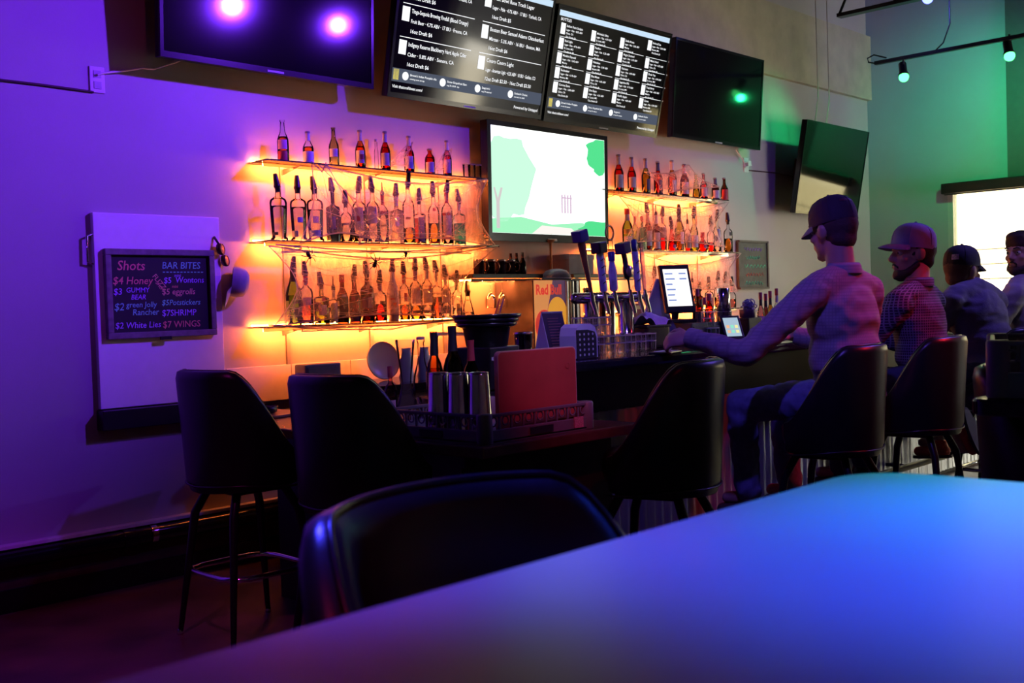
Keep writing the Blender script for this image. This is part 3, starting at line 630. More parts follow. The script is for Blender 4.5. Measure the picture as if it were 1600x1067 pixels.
L2_ = [
 (437, 271, 27, 'taper', 'clear', 'w', .66, (('blk', .10, .16, -60, 0),), 'pour', None, 'clear tapered bottle with black pourer'),
 (468, 274, 26, 'taper', 'clear', 'w', .66, (('blu', .08, .20, -60, 0), ('lav', .36, .46, 0, 40)), 'pour', None, 'clear tapered bottle with small blue label'),
 (494, 275, 26, 'taper', 'clear', 'w', .62, (('blu', .10, .22), ('lav', .36, .48, -10, 30)), 'pour', None, 'clear tapered bottle with mountain label'),
 (522, 277, 21, 'square', 'blue', None, 0, (('nav', .25, .5, -20, 30),), 'pour', None, 'dark blue glass bottle'),
 (542, 297, 19, 'liquor', 'clear', 'w', .5, (('gry', .45, .50, -20, 30),), 'pour', None, 'short clear bottle with fine print'),
 (563, 275, 23, 'liquor', 'clear', 'w', .6, (('lav', .22, .66, -35, 35), ('red', .40, .50, -15, 10), ('blk', .08, .13, -30, 30)), 'pour', None, 'clear bottle with tall lavender label'),
 (584, 275, 21, 'liquor', 'clear', 'w', .4, (('blu', .36, .68, -40, 40),), 'pour', None, 'clear bottle with rounded blue label'),
 (600, 285, 17, 'liquor', 'clear', 'w', .6, (('red', .60, .67), ('gld', .35, .38)), 'spout', 'red', 'clear bottle with red neck and metal spout'),
 (621, 286, 21, 'square', 'ice', None, 0, (('lav', .36, .56, -10, 30),), 'pour', 'blu', 'frosted bottle with blue neck'),
 (640, 270, 19, 'liquor', 'clear', 'y', .28, (('gld', .42, .46, -25, 20),), 'pour', None, 'tall clear bottle with gold print'),
 (657, 294, 18, 'square', 'clear', 'w', .5, (('red', .05, .60, -80, -15), ('pur', .06, .62, -10, 60)), 'pour', None, 'bottle with red and purple label'),
 (679, 283, 18, 'liquor', 'clear', 'y', .42, (('red', .66, .72, -5, 25), ('org', .02, .06)), 'pour', None, 'clear bottle of yellow liquor with red dot'),
 (700, 281, 18, 'liquor', 'clear', 'w', .6, (('lav', .18, .56, -45, 45), ('red', .56, .62), ('red', .12, .15)), 'pour', 'red', 'clear bottle with red neck and banded label'),
 (719, 295, 18, 'square', 'clear', 'c', .50, (), 'pour', 'lav', 'clear bottle of cyan liqueur'),
]
row(L2_, SZ[1], -.12, 'left middle shelf', 'bottles on the left middle shelf')
L3 = [
 (456, 400, 26, 'slope', 'green', 'g', .55, (('grn', .06, .45, -90, -30), ('blk', .14, .32, 5, 60), ('lav', .18, .26, 12, 50), ('blk', .40, .43, 0, 60)), 'pour', 'blk', 'tall green bottle with dark label'),
 (475, 408, 22, 'liquor', 'clear', 'p', .5, (('pnk', .40, .56, -20, 50), ('pnk', .05, .10)), 'pour', 'red', 'clear bottle of pink liquor'),
 (499, 424, 23, 'square', 'palegreen', 'g', .58, (('lav', .24, .50, -20, 55), ('red', .60, .70, 10, 45)), 'pour', None, 'squat lime green bottle with red seal'),
 (518, 432, 18, 'square', 'clear', 'w', .5, (('lav', .06, .62, -30, 50),), 'spout', 'wht', 'narrow clear bottle with lavender label'),
 (532, 429, 18, 'wine', 'brown', 'd', .6, (('blu', .56, .62, 0, 50),), 'cork', None, 'dark brown bottle'),
 (551, 413, 18, 'wine', 'brown', 'b', .6, (('red', .50, .60, -30, 10), ('pur', .02, .16)), 'pour', None, 'reddish brown bottle with round seal'),
 (571, 407, 22, 'liquor', 'brown', 'b', .62, (('pur', .30, .52, -40, 50),), 'pour', None, 'wide brown rum bottle'),
 (591, 421, 20, 'liquor', 'clear', 'r', .46, (('blk', .46, .54, 0, 50), ('blk', .12, .26, 10, 50)), 'pour', 'pur', 'bottle of bright red liquor with black labels'),
 (611, 404, 20, 'slope', 'white', None, 0, (('red', .44, .47, -20, 25), ('org', .28, .38, 5, 40)), 'pour', 'wht', 'white coconut rum bottle'),
 (629, 408, 16, 'liquor', 'clear', 'o', .35, (('red', .42, .60, 0, 40),), 'pour', 'red', 'clear bottle of orange liquor with oval seal'),
 (647, 402, 19, 'liquor', 'clear', 'y', .30, (('lav', .34, .62, -35, 50), ('red', .60, .68, 15, 45), ('blk', .14, .20)), 'pour', 'pur', 'clear rum bottle of pale gold liquor'),
 (665, 401, 19, 'liquor', 'clear', 'w', .30, (('lav', .34, .62, -40, 50), ('red', .60, .68, 15, 45), ('blk', .14, .20)), 'pour', 'lav', 'clear white rum bottle'),
 (680, 406, 15, 'square', 'clear', 'o', .48, (('pnk', .15, .30, 20, 60),), 'pour', 'lav', 'clear bottle of orange red liquor'),
 (694, 413, 16, 'liquor', 'clear', 'w', .4, (('lav', .40, .72, -40, 45), ('nav', .14, .32)), 'pour', 'lav', 'clear bottle with navy band'),
 (711, 422, 15, 'liquor', 'clear', 'w', .3, (('gld', .10, .42, -5, 40), ('nav', .22, .30, -5, 40)), 'pour', 'grn', 'clear bottle with leaf shaped label'),
 (728, 438, 22, 'cone', 'clear', 'w', .25, (('gld', .70, .74, -30, 30),), 'pour', None, 'clear conical bottle'),
]
row(L3, SZ[2], -.12, 'left bottom shelf', 'bottles on the left bottom shelf')
R1 = [
 (970, 242, 15, 'beer', 'red', 'r', .62, (('lav', .10, .46),), 'crown', 'wht', 'red beer bottle with round label'),
 (990, 246, 14, 'beer', 'red', 'r', .62, (('lav', .14, .44),), 'crown', 'blu', 'red beer bottle with square lavender label'),
 (1012, 248, 14, 'beer', 'olive', 'y', .6, (('nav', .12, .42, 0, 50),), 'crown', 'blu', 'olive beer bottle with dark label'),
 (1031, 253, 14, 'beer', 'red', 'r', .6, (('nav', .15, .45, 0, 50),), 'crown', 'nav', 'red beer bottle wrapped in web'),
 (1053, 251, 14, 'beer', 'amber', 'o', .6, (('lav', .12, .45, -10, 50),), 'crown', 'wht', 'golden beer bottle'),
 (1072, 257, 14, 'beer', 'brown', 'r', .6, (('lav', .10, .46),), 'crown', 'pnk', 'dark red beer bottle under web'),
 (1090, 272, 13, 'cone', 'palegreen', 'y', .4, (), None, None, 'small pale green bottle'),
 (1102, 271, 12, 'beer', 'pink', 'r', .6, (('pnk', .1, .45),), 'crown', None, 'pink red beer bottle'),
 (1120, 278, 12, 'beer', 'brown', 'r', .6, (('lav', .08, .44),), 'crown', 'nav', 'brown beer bottle with oval label'),
 (1134, 278, 12, 'beer', 'brown', 'r', .55, (('red', .05, .50),), 'crown', None, 'brown beer bottle with red label'),
]
row(R1, SZ[0], -.12, 'right top shelf', 'bottles on the right top shelf')
R2 = [
 (981, 326, 17, 'wine', 'green', None, 0, (('lav', .05, .34), ('gld', .40, .52)), 'cork', 'blu', 'champagne style bottle with foil neck'),
 (993, 338, 10, 'liquor', 'palegreen', 'g', .6, (), 'cork', 'pur', 'slim yellow green bottle'),
 (1004, 338, 13, 'square', 'teal', 'w', .35, (), 'cork', None, 'teal glass bottle'),
 (1013, 316, 13, 'wine', 'brown', 'r', .6, (('lav', .12, .52),), 'pour', 'pnk', 'dark red bottle with tall lavender label'),
 (1026, 320, 13, 'wine', 'brown', 'r', .6, (('lav', .06, .50),), 'spout', 'lav', 'red brown bottle with metal spout'),
 (1036, 322, 12, 'liquor', 'clear', 'r', .4, (('gry', .38, .68),), 'pour', 'pnk', 'clear bottle of red liquor with grey label'),
 (1050, 338, 15, 'cone', 'red', 'r', .4, (('pur', .12, .26, 0, 50),), 'pour', None, 'triangular red bottle'),
 (1062, 319, 16, 'slope', 'olive', 'o', .46, (('lav', .2, .52, 0, 50),), 'pour', 'blk', 'green shouldered bottle of orange liquor'),
 (1075, 333, 11, 'liquor', 'clear', 'r', .3, (('gry', .12, .62),), 'spout', None, 'narrow bottle with grey label'),
 (1085, 322, 13, 'wine', 'palegreen', 'g', .4, (('lav', .12, .46),), 'pour', None, 'pale green wine shaped bottle'),
 (1098, 363, 15, 'flask', 'red', 'o', .6, (('pur', .2, .4, 0, 40),), 'cork', None, 'round orange flask bottle'),
 (1111, 336, 12, 'liquor', 'clear', 'r', .36, (), 'pour', None, 'clear bottle a third full of red'),
 (1121, 327, 12, 'liquor', 'clear', 'w', .5, (('wht', .3, .7, -10, 50), ('blk', .34, .46, -50, -10)), 'pour', None, 'clear bottle with white label'),
 (1138, 332, 14, 'liquor', 'clear', 'o', .46, (('blk', .55, .66, 0, 40),), 'pour', None, 'clear bottle of orange liquor by the shelf end'),
]
row(R2, SZ[1], -.12, 'right middle shelf', 'bottles on the right middle shelf')
R3 = [
 (1021, 415, 15, 'liquor', 'clear', 'o', .5, (), 'pour', None, 'clear bottle beside the order terminal'),
 (1080, 425, 10, 'wine', 'clear', 'o', .5, (), 'spout', None, 'slim bottle with thin spout behind terminal'),
 (1091, 440, 12, 'liquor', 'brown', 'b', .5, (('blk', .1, .55),), 'pour', None, 'dark whiskey bottle with black label'),
 (1106, 432, 14, 'liquor', 'clear', 'r', .5, (('red', .1, .5),), 'pour', None, 'bottle with red label'),
 (1120, 423, 12, 'liquor', 'clear', 'o', .4, (), 'pour', 'wht', 'tall clear bottle with pale neck'),
 (1131, 424, 12, 'liquor', 'clear', 'y', .4, (), 'pour', None, 'clear bottle with tilted pourer'),
 (1142, 432, 12, 'wine', 'clear', 'p', .4, (), 'pour', 'pnk', 'clear bottle with pink neck'),
]
row(R3, SZ[2], -.12, 'right bottom shelf', 'bottles on the right bottom shelf')
# clear tumblers and a slim vial on the left top shelf
for i, px in enumerate((729, 737, 746)):
    p = atY(px, 262, -.10)
    t = thing('tumbler', 'clear tall tumbler at right end of left top shelf, ' + ORD[i] + ' of three', 'glass', (p.x, -.10, SZ[0] + .001), group='tumblers on the left top shelf')
    MB().lathe([(.022, 0), (.026, .09), (.025, .09), (.021, .006), (0, .006)], 16, cap=False).build('glass_wall', CLEAR, t)
    MB().lathe([(.0258, .086), (.0268, .088), (.0268, .092), (.0258, .093)], 16, cap=False).build('rim', glass('rim_highlight', (.97, .97, .97), 1.6, alpha=.75, body=(.92, .88, .92)), t)  # whitish body colour stands in for highlights on the glass rim
p = atY(588, 240, -.10)
t = thing('glass_vial', 'slim clear glass vial between amber and red beer bottles', 'vial', (p.x, -.10, SZ[0] + .001))
MB().lathe([(.012, 0), (.012, .11), (.007, .13), (.007, .165), (.010, .167)], 12, cap=False).build('glass_wall', CLEAR, t); MB().lathe([(.009, .165), (.009, .18), (0, .181)], 10).build('stopper', LC['lav'], t)
# ------------------------------------------------------------------ cobwebs and spiders
m, nt, out = _nodes('cobweb_gauze')
tr_ = nt.nodes.new('ShaderNodeBsdfTransparent'); di = nt.nodes.new('ShaderNodeBsdfDiffuse'); tl = nt.nodes.new('ShaderNodeBsdfTranslucent')
di.inputs[0].default_value = tl.inputs[0].default_value = (.85, .80, .82, 1)
mx0 = nt.nodes.new('ShaderNodeMixShader'); mx0.inputs[0].default_value = .5; nt.links.new(di.outputs[0], mx0.inputs[1]); nt.links.new(tl.outputs[0], mx0.inputs[2])
tc = nt.nodes.new('ShaderNodeTexCoord'); mp = nt.nodes.new('ShaderNodeMapping'); mp.inputs['Scale'].default_value = (9, 9, 3); mp.inputs['Rotation'].default_value = (0, .5, 0)
nz = nt.nodes.new('ShaderNodeTexNoise'); nz.inputs['Scale'].default_value = 3; nz.inputs['Detail'].default_value = 8; nz.inputs['Roughness'].default_value = .7; nz.inputs['Distortion'].default_value = 1.0
rp = nt.nodes.new('ShaderNodeValToRGB'); rp.color_ramp.elements[0].position = .38; rp.color_ramp.elements[0].color = (.05, .05, .05, 1); rp.color_ramp.elements[1].position = .72; rp.color_ramp.elements[1].color = (.48, .48, .48, 1)
mx = nt.nodes.new('ShaderNodeMixShader')
nt.links.new(tc.outputs['Object'], mp.inputs[0]); nt.links.new(mp.outputs[0], nz.inputs['Vector']); nt.links.new(nz.outputs[0], rp.inputs[0]); nt.links.new(rp.outputs[0], mx.inputs[0])
nt.links.new(tr_.outputs[0], mx.inputs[1]); nt.links.new(mx0.outputs[0], mx.inputs[2]); nt.links.new(mx.outputs[0], out.inputs[0]); WEB = m
STRAND = glass('web_strand', (.95, .95, .95), 1.1, alpha=.55, body=(.85, .78, .82))
def web(label, corners, y, sag=.05, strands=26, seed=1, puff=.03, edges=True, inward=.10):
    """corners: four pixels (tl,tr,br,bl) of the stretched gauze at depth y"""
    rd = random.Random(seed); t = thing('cobweb', label, 'cobweb', (0, 0, 0), group='stretched cobweb decorations')
    q = [atY(a, b, y) for a, b in corners]; n = 14; P = []
    def pt(u, v):
        # edges pull inward between the anchors
        p = (q[0] * (1 - u) + q[1] * u) * (1 - v) + (q[3] * (1 - u) + q[2] * u) * v
        c = (q[0] + q[1] + q[2] + q[3]) / 4
        e = 4 * u * (1 - u) * (1 - 4 * v * (1 - v)) + 4 * v * (1 - v) * (1 - 4 * u * (1 - u))
        p = p + (c - p) * (e * inward * 2)
        return p + Vector((0, -puff * 4 * u * (1 - u) * 4 * v * (1 - v) + .008 * math.sin(9 * u + 5 * v + seed), -sag * 4 * u * (1 - u) * (1 - v)))
    for i in range(n + 1): P.append([pt(i / n, j / n) for j in range(n + 1)])
    MB().grid(P).build('gauze', WEB, t)
    m = MB()
    for k in range(strands):
        (u0, v0), (u1, v1) = [(rd.choice((0, 1)), rd.random()) if rd.random() < .5 else (rd.random(), rd.choice((0, 1))) for _ in range(2)]
        m.tube([pt(u0 + (u1 - u0) * s_ / 6, v0 + (v1 - v0) * s_ / 6) + Vector((0, -.002, 0)) for s_ in range(7)], rd.uniform(.0006, .0018), 3, cap=False)
    for a in ([(0, 0), (1, 0)], [(1, 0), (1, 1)], [(1, 1), (0, 1)], [(0, 1), (0, 0)]):
        m.tube([pt(a[0][0] + (a[1][0] - a[0][0]) * s_ / 10, a[0][1] + (a[1][1] - a[0][1]) * s_ / 10) for s_ in range(11)], rd.uniform(.0025, .005), 4, cap=False)
    o = m.build('strands', STRAND, t); o['kind'] = 'stuff'
    return t
web('gauzy cobweb hung from the left top shelf over the clear bottles', [(498, 256), (760, 280), (776, 384), (560, 382)], -.19, .02, 34, 1)
web('narrow cobweb streak from the left top shelf bracket', [(488, 252), (508, 254), (600, 378), (470, 380)], -.185, .0, 20, 2, inward=.12)
web('cobweb sheet hanging in front of the left bottom shelf', [(420, 384), (778, 384), (728, 498), (430, 510)], -.20, .03, 44, 3)
web('thin cobweb draped from the left shelf front', [(430, 382), (760, 384), (735, 396), (440, 394)], -.198, .03, 20, 4)
web('cobweb drooping below the left bottom shelf', [(418, 508), (735, 498), (610, 515), (470, 518)], -.19, .02, 20, 5)
web('small cobweb between beer bottles on the left top shelf', [(640, 222), (646, 222), (640, 262), (600, 262)], -.10, 0, 12, 6)
web('small cobweb beside the last beer bottle on the left top shelf', [(700, 232), (706, 232), (700, 268), (672, 268)], -.10, 0, 12, 7)
web('cobweb stretched across the right top shelf bottles', [(1008, 268), (1075, 258), (1125, 292), (1028, 306)], -.16, .02, 24, 8)
web('cobweb hanging under the right top shelf', [(968, 306), (1138, 316), (1132, 386), (975, 380)], -.20, .03, 40, 9)
web('wide cobweb hanging under the right middle shelf', [(990, 394), (1158, 396), (1152, 455), (978, 460)], -.21, .06, 50, 10)
def spider(label, px, py, y, s_=1.0, rot=0.0):
    p = atY(px, py, y); t = thing('toy_spider', label, 'spider', p, rot=(math.pi / 2, rot, 0), group='toy spiders on the cobwebs')
    bm_ = mat('spider_black', (.012, .008, .008), .25)
    m = MB(); m.ball((0, -.010 * s_, .006), (.011 * s_, .014 * s_, .010 * s_)); m.build('abdomen', bm_, t)
    MB().ball((0, .009 * s_, .006), (.008 * s_, .008 * s_, .006 * s_)).build('head', bm_, t)
    for sd in (-1, 1):
        for k in range(4):
            a = math.radians(60 - k * 40); b_ = Vector((math.cos(a) * sd, math.sin(a), 0))
            MB().tube([Vector((0, .006 * s_, .006)), b_ * .022 * s_ + Vector((0, 0, .016)), b_ * .038 * s_ + Vector((0, (.01 if k < 2 else -.01) * s_, .002))], .0017 * s_, 5).build('leg', bm_, t)
spider('black toy spider left of center above the lime green bottle', 482, 400, -.22, 1.1, 2.6)
spider('black toy spider clinging to the pourer of the red liquor bottle', 585, 411, -.20, 1.2, .4)
spider('black toy spider hanging above the orange liquor bottle', 633, 398, -.21, .9, 3.3)
# ------------------------------------------------------------------ tiled splash, back counter
TILE = mat('white_splash_panel', (.86, .84, .88), .3, var=.03)
sp = struct(bpy.data.objects.new('wall_splash', None)); COL.objects.link(sp); sp.location = (2.62, 0, .83)
for i in range(12): MB().box(i * .405 + .002, i * .405 + .402, -.012, 0, 0, .19, bev=.002).build('splash_tile', TILE, sp)
BB0, BB1 = 3.45, 8.35
BARM = mat('black_laminate', (.014, .013, .016), .09, var=.3, scale=40, spec=.5)
CABM = mat('dark_cabinet', (.018, .014, .014), .45)
t = thing('back_counter', 'dark back counter under the lit bottle shelves', 'counter', (BB0, 0, 0))
MB().box(0, BB1 - BB0, -.55, -.013, .86, .90, bev=.004).build('counter_top', BARM, t)
for i in range(6):
    w_ = (BB1 - BB0) / 6
    MB().box(i * w_ + .005, (i + 1) * w_ - .005, -.5, -.02, 0, .858).build('cabinet', CABM, t)
    MB().box(i * w_ + .02, (i + 1) * w_ - .02, -.518, -.5, .1, .84, bev=.004).build('door', CABM, t)
# ------------------------------------------------------------------ bar: low end counter and raised bar
LC0, LC1, LY0, LZ = 2.50, 3.36, -2.44, .83
t = thing('low_counter', 'low dark wooden counter section at the near end of the bar', 'counter', (LC0, 0, 0))
MB().box(0, LC1 - LC0, LY0, -.72, LZ - .04, LZ, bev=.006).build('counter_top', mat('brown_counter', (.10, .055, .04), .25, var=.3, scale=8, spec=.5), t)
MB().box(.30, LC1 - LC0, LY0 + .15, -.78, 0, LZ - .04).build('base', CABM, t)
MB().box(.05, .30, LY0 + .10, LY0 + .14, LZ - .3, LZ - .04).build('support_panel', CABM, t)
pl_ = atY(742, 742, LY0 + .15)
MB().box(pl_.x - LC0 - .07, pl_.x - LC0 + .07, LY0 + .144, LY0 + .15, pl_.z - .05, pl_.z + .03).build('outlet_cover', mat('plate_brown', (.08, .07, .055), .5), t)
BX0, BX1, BY0, BY1, BZ = 3.36, 9.2, -2.10, -1.38, 1.06
t = thing('bar_counter', 'long raised black bar counter with corrugated metal front', 'bar', (BX0, 0, 0))
MB().box(0, BX1 - BX0, BY0, BY1, BZ - .045, BZ, bev=.012).build('bar_top', BARM, t)
MB().box(.04, BX1 - BX0, BY0 + .28, BY1 - .1, 0, BZ - .045).build('bar_body', CABM, t)
MB().box(.0, .04, BY0 + .24, BY1 - .06, 0, BZ - .045, bev=.003).build('corner_post', DARKMETAL, t)
CORR = mat('corrugated_steel', (.42, .43, .42), .35, .7, var=.12, scale=5)
for i in range(8):
    a = .05 + i * (BX1 - BX0 - .05) / 8; b_ = .05 + (i + 1) * (BX1 - BX0 - .05) / 8; n = 48; P = []
    for k in range(n + 1):
        x = a + (b_ - a) * k / n; y = BY0 + .262 + .010 * math.sin((x / .068) * 2 * math.pi); P.append([Vector((x, y, .03)), Vector((x, y, .80))])
    MB().grid(P).build('corrugated_panel', CORR, t)
MB().tube([(0.1, BY0 + .1, .19), (BX1 - BX0, BY0 + .1, .19)], .022, 12).build('foot_rail', DARKMETAL, t)
for i in range(6): MB().tube([(.4 + i, BY0 + .1, .19), (.4 + i, BY0 + .27, .19)], .012, 8).build('rail_bracket', DARKMETAL, t)
# ------------------------------------------------------------------ things under the central screen
x0 = atY(735, 429, -.2).x; x1 = atY(845, 429, -.2).x; zs = 1.505
t = thing('mug_shelf', 'short black wall shelf with mugs under the central television', 'shelf', (x0, 0, zs))
MB().box(0, x1 - x0, -.22, 0, -.028, 0, bev=.003).build('board', BLACK, t)
MB().tube([(.01, -.04, -.034), (x1 - x0 - .01, -.04, -.034)], .004, 6).build('led_strip', LED, t); MB().add([(.01, -.19, -.030), (x1 - x0 - .01, -.19, -.030), (x1 - x0 - .01, -.195, -.042), (.01, -.195, -.042)], [(0, 1, 2, 3)]).build('led_strip', LEDW, t); MB().box(.005, x1 - x0 - .005, -.202, -.197, -.044, -.0285).build('led_channel', BLACK, t)  # front wash strip and its channel added to brighten the wall below
for i in range(5): x = .09 + i * .115; MB().tube([(x, -.21, -.045), (x, -.02, -.045)], .004, 6).build('glass_rail', CHROME, t)
MUG = mat('copper_mug', (.42, .20, .16), .15, .9); MUGD = mat('dark_mug', (.05, .03, .06), .12, .4)
for i, px in enumerate((748, 765, 782, 797)):
    p = atY(px, 413, -.13)
    t = thing('mug', 'dark shiny mug with looped handle, ' + ORD[i] + ' from left on the mug shelf', 'mug', (p.x, -.13, zs + .001), group='mugs on the short black shelf')
    MB().lathe([(.030, 0), (.034, .004), (.034, .088), (.036, .092), (.032, .092), (.031, .01), (0, .008)], 16, cap=False).build('cup', MUGD, t)
    MB().lathe([(.0345, .08), (.0365, .086), (.0365, .093), (.0335, .094)], 16, cap=False).build('rim', mat('mug_rim', (.7, .6, .65), .15, .9), t)
    a_ = math.radians(-35); hp = [Vector((math.cos(a_) * r_, math.sin(a_) * r_, z)) for r_, z in ((.033, .078), (.055, .074), (.062, .048), (.055, .022), (.033, .018))]
    MB().tube(hp, .005, 6).build('handle', MUG, t)
for i, px in enumerate((805, 810, 815)):
    p = atY(px, 410, -.10 - i * .03)
    t = thing('sauce_bottle', 'small dark bottle with copper tip, ' + ORD[i] + ' of three beside the mugs', 'bottle', (p.x + .0, -.06 - i * .055, zs + .001), group='small dark bottles beside the mugs')
    MB().lathe([(.02, 0), (.022, .005), (.022, .075), (.012, .095), (.010, .11)], 12).build('glass_body', GLOSSBLACK, t)
    MB().lathe([(.011, .105), (.009, .14), (0, .141)], 10).build('cap', MUG, t)
for i, px in enumerate((768, 786, 803, 819)):
    p = atY(px, 455, -.14)
    t = thing('wine_glass', 'upside-down wine glass hanging under the mug shelf, ' + ORD[i] + ' from left', 'wine glass', (p.x, -.13, zs - .045), group='wine glasses hanging under the mug shelf')
    MB().lathe([(.032, -.002), (.032, .001), (.006, .002)], 18, cap=False).build('foot', CLEAR, t)
    MB().lathe([(.006, .002), (.0035, -.02), (.0035, -.065), (.010, -.075)], 10, cap=False).build('stem', CLEAR, t)
    MB().lathe([(.010, -.075), (.030, -.095), (.038, -.125), (.034, -.165), (.033, -.168), (.031, -.165)], 18, cap=False).build('bowl', glass('wineglass_bowl', (.95, .95, .96), 1.6), t)
x0 = atY(893, 427, -.2).x; x1 = atY(1002, 430, -.2).x
t = thing('mug_shelf', 'second short black wall shelf, behind the beer tap handles', 'shelf', (x0, 0, zs))
MB().box(0, x1 - x0, -.22, 0, -.028, 0, bev=.003).build('board', BLACK, t); MB().box(.05, .07, -.2, 0, -.06, -.028).build('bracket', BLACK, t); MB().tube([(.01, -.04, -.034), (x1 - x0 - .01, -.04, -.034)], .004, 6).build('led_strip', LED, t); MB().add([(.01, -.19, -.030), (x1 - x0 - .01, -.19, -.030), (x1 - x0 - .01, -.195, -.042), (.01, -.195, -.042)], [(0, 1, 2, 3)]).build('led_strip', LEDW, t); MB().box(.005, x1 - x0 - .005, -.202, -.197, -.044, -.0285).build('led_channel', BLACK, t)  # both strips here added to light the wall behind the bar glasses
t = thing('storage_box', 'plain purple-grey carton on the shelf behind the tap handles', 'box', (x0 - .02 + .14, -.1, zs + .001))
MB().box(-.13, .13, -.09, .09, 0, .13, bev=.003).build('carton', mat('carton_grey', (.35, .28, .34), .6), t); MB().box(-.135, .135, -.095, .095, .10, .135, bev=.003).build('lid', mat('carton_grey2', (.40, .33, .40), .6), t)
p = atY(878, 432, -.3)
t = thing('mixing_bowl', 'blue-grey upturned bowl on top of the small fridge', 'bowl', (p.x, -.25, 1.465))
MB().lathe([(.10, 0), (.095, .03), (.07, .06), (.03, .072), (0, .073)], 20).build('shell', mat('bowl_blue', (.22, .24, .42), .35), t); MB().lathe([(.10, 0), (.107, .003), (.107, .009), (.10, .012)], 20, cap=False).build('rim', MATS['bowl_blue'], t)
p = atY(861, 400, -.12)
t = thing('screen_post', 'thin copper-lit post with a small collar under the central television', 'post', (p.x, -.12, 1.47))
MB().tube([(0, 0, 0), (0, 0, .25)], .009, 8).build('post', mat('copper_lit_post', (.45, .2, .1), .35, .6), t); MB().lathe([(.018, .25), (.03, .262), (.03, .27)], 12).build('collar', MATS['copper_lit_post'], t)  # orange light painted into the post colour
# small drinks fridge with brand graphics
fx0 = atY(834, 460, -.36).x; fx1 = atY(908, 460, -.36).x; fm = atY(884, 460, -.36).x
t = thing('drinks_fridge', 'small drinks fridge with orange and blue graphic side panel and glass door', 'fridge', (fx0, 0, .901))
MB().box(0, fx1 - fx0, -.355, -.02, 0, .563, bev=.006).build('cabinet', mat('fridge_body', (.10, .10, .14), .3), t)
gw = fm - fx0
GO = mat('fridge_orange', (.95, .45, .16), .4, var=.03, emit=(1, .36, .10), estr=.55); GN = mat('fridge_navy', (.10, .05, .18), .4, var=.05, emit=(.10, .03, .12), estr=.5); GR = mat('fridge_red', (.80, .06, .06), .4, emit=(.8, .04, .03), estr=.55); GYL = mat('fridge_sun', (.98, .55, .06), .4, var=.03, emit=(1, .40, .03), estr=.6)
MB().box(.006, gw, -.358, -.355, .006, .557).build('graphic_panel', GO, t)
MB().prism([(gw * .60, .557), (gw, .557), (gw, .33), (gw * .38, .33)], .0006, Matrix.Translation((0, -.3588, 0))).build('graphic_panel', GN, t)
cc = [(gw * .72 + .095 * math.cos(a), .335 + .115 * math.sin(a)) for a in [2 * math.pi * k / 28 for k in range(28)]]
MB().prism(clip(cc, .006, gw, .006, .557), .0006, Matrix.Translation((0, -.3596, 0))).build('graphic_panel', GYL, t)
cc = [(gw * .30 + .085 * math.cos(a), .27 + .10 * math.sin(a)) for a in [2 * math.pi * k / 28 for k in range(28)]]
MB().prism(clip(cc, .006, gw, .006, .557), .0006, Matrix.Translation((0, -.3604, 0))).build('graphic_panel', GR, t)
text('Red', .088, GR, t, face_wall(.018, -.3614, .468), 'lettering', bold=.003, xs=.85); text('Bull', .088, GR, t, face_wall(gw * .50, -.3614, .468), 'lettering', bold=.003, xs=.85)
for i, (a, b_, m_) in enumerate([(gw + .004, gw + .02, STEEL), (gw + .03, gw + .05, mat('fridge_lit', (.9, .6, .3), .3)), (gw + .06, gw + .075, STEEL), (gw + .10, gw + .12, STEEL)]):
    MB().box(a, b_, -.368, -.355, .01, .553, bev=.003).build('door_strip', m_, t)
# steel cup dispensers standing between fridge and taps
for i, px in enumerate((917, 929, 941, 955, 972)):
    p = atY(px, 460, -.30); hh_ = (.50, .44, .47, .45, .46)[i]
    t = thing('cup_dispenser', 'slim upright tube of stacked cups behind the taps, ' + ORD[i] + ' from left', 'dispenser', (p.x, -.30, .901), group='upright cup tubes behind the beer taps')
    MB().lathe([(.036, 0), (.036, .012), (.024, .018)], 16).build('base', BLACK, t)
    MB().lathe([(.024, .015), (.024, hh_), (.022, hh_ + .004)], 16).build('tube', (STEEL, mat('amber_cups', (.55, .22, .10), .25), mat('dark_tube', (.05, .04, .10), .2, .5), STEEL, MATS['amber_cups'])[i], t)
    MB().lathe([(.025, hh_ - .01), (.027, hh_), (.025, hh_ + .008), (0, hh_ + .009)], 16).build('cap', CHROME, t)
# ------------------------------------------------------------------ beer taps
TYY = -1.60
def tower(label, pxs):
    xs = [atY(p, 468, TYY).x for p in pxs]; xm = (xs[0] + xs[-1]) / 2
    t = thing('beer_tower', label, 'beer tap', (xm, TYY, BZ))
    MB().lathe([(.060, 0), (.060, .012), (.042, .02), (.040, .235), (.045, .25)], 20).build('column', CHROME, t)
    MB().tube([(xs[0] - xm - .03, 0, .265), (xs[-1] - xm + .03, 0, .265)], .027, 16).ball((xs[0] - xm - .03, 0, .265), .027).ball((xs[-1] - xm + .03, 0, .265), .027).build('crossbar', CHROME, t)
    for x in xs:
        f_ = MB(); f_.tube([(x - xm, -.03, .265), (x - xm, -.085, .262)], .012, 10); f_.tube([(x - xm, -.082, .275), (x - xm, -.082, .25), (x - xm, -.10, .205), (x - xm, -.103, .185)], [.012, .013, .010, .009], 10); f_.tube([(x - xm, -.08, .27), (x - xm, -.076, .30)], [.011, .008], 8)
        f_.build('faucet', CHROME, t)
    return t, xs, xm
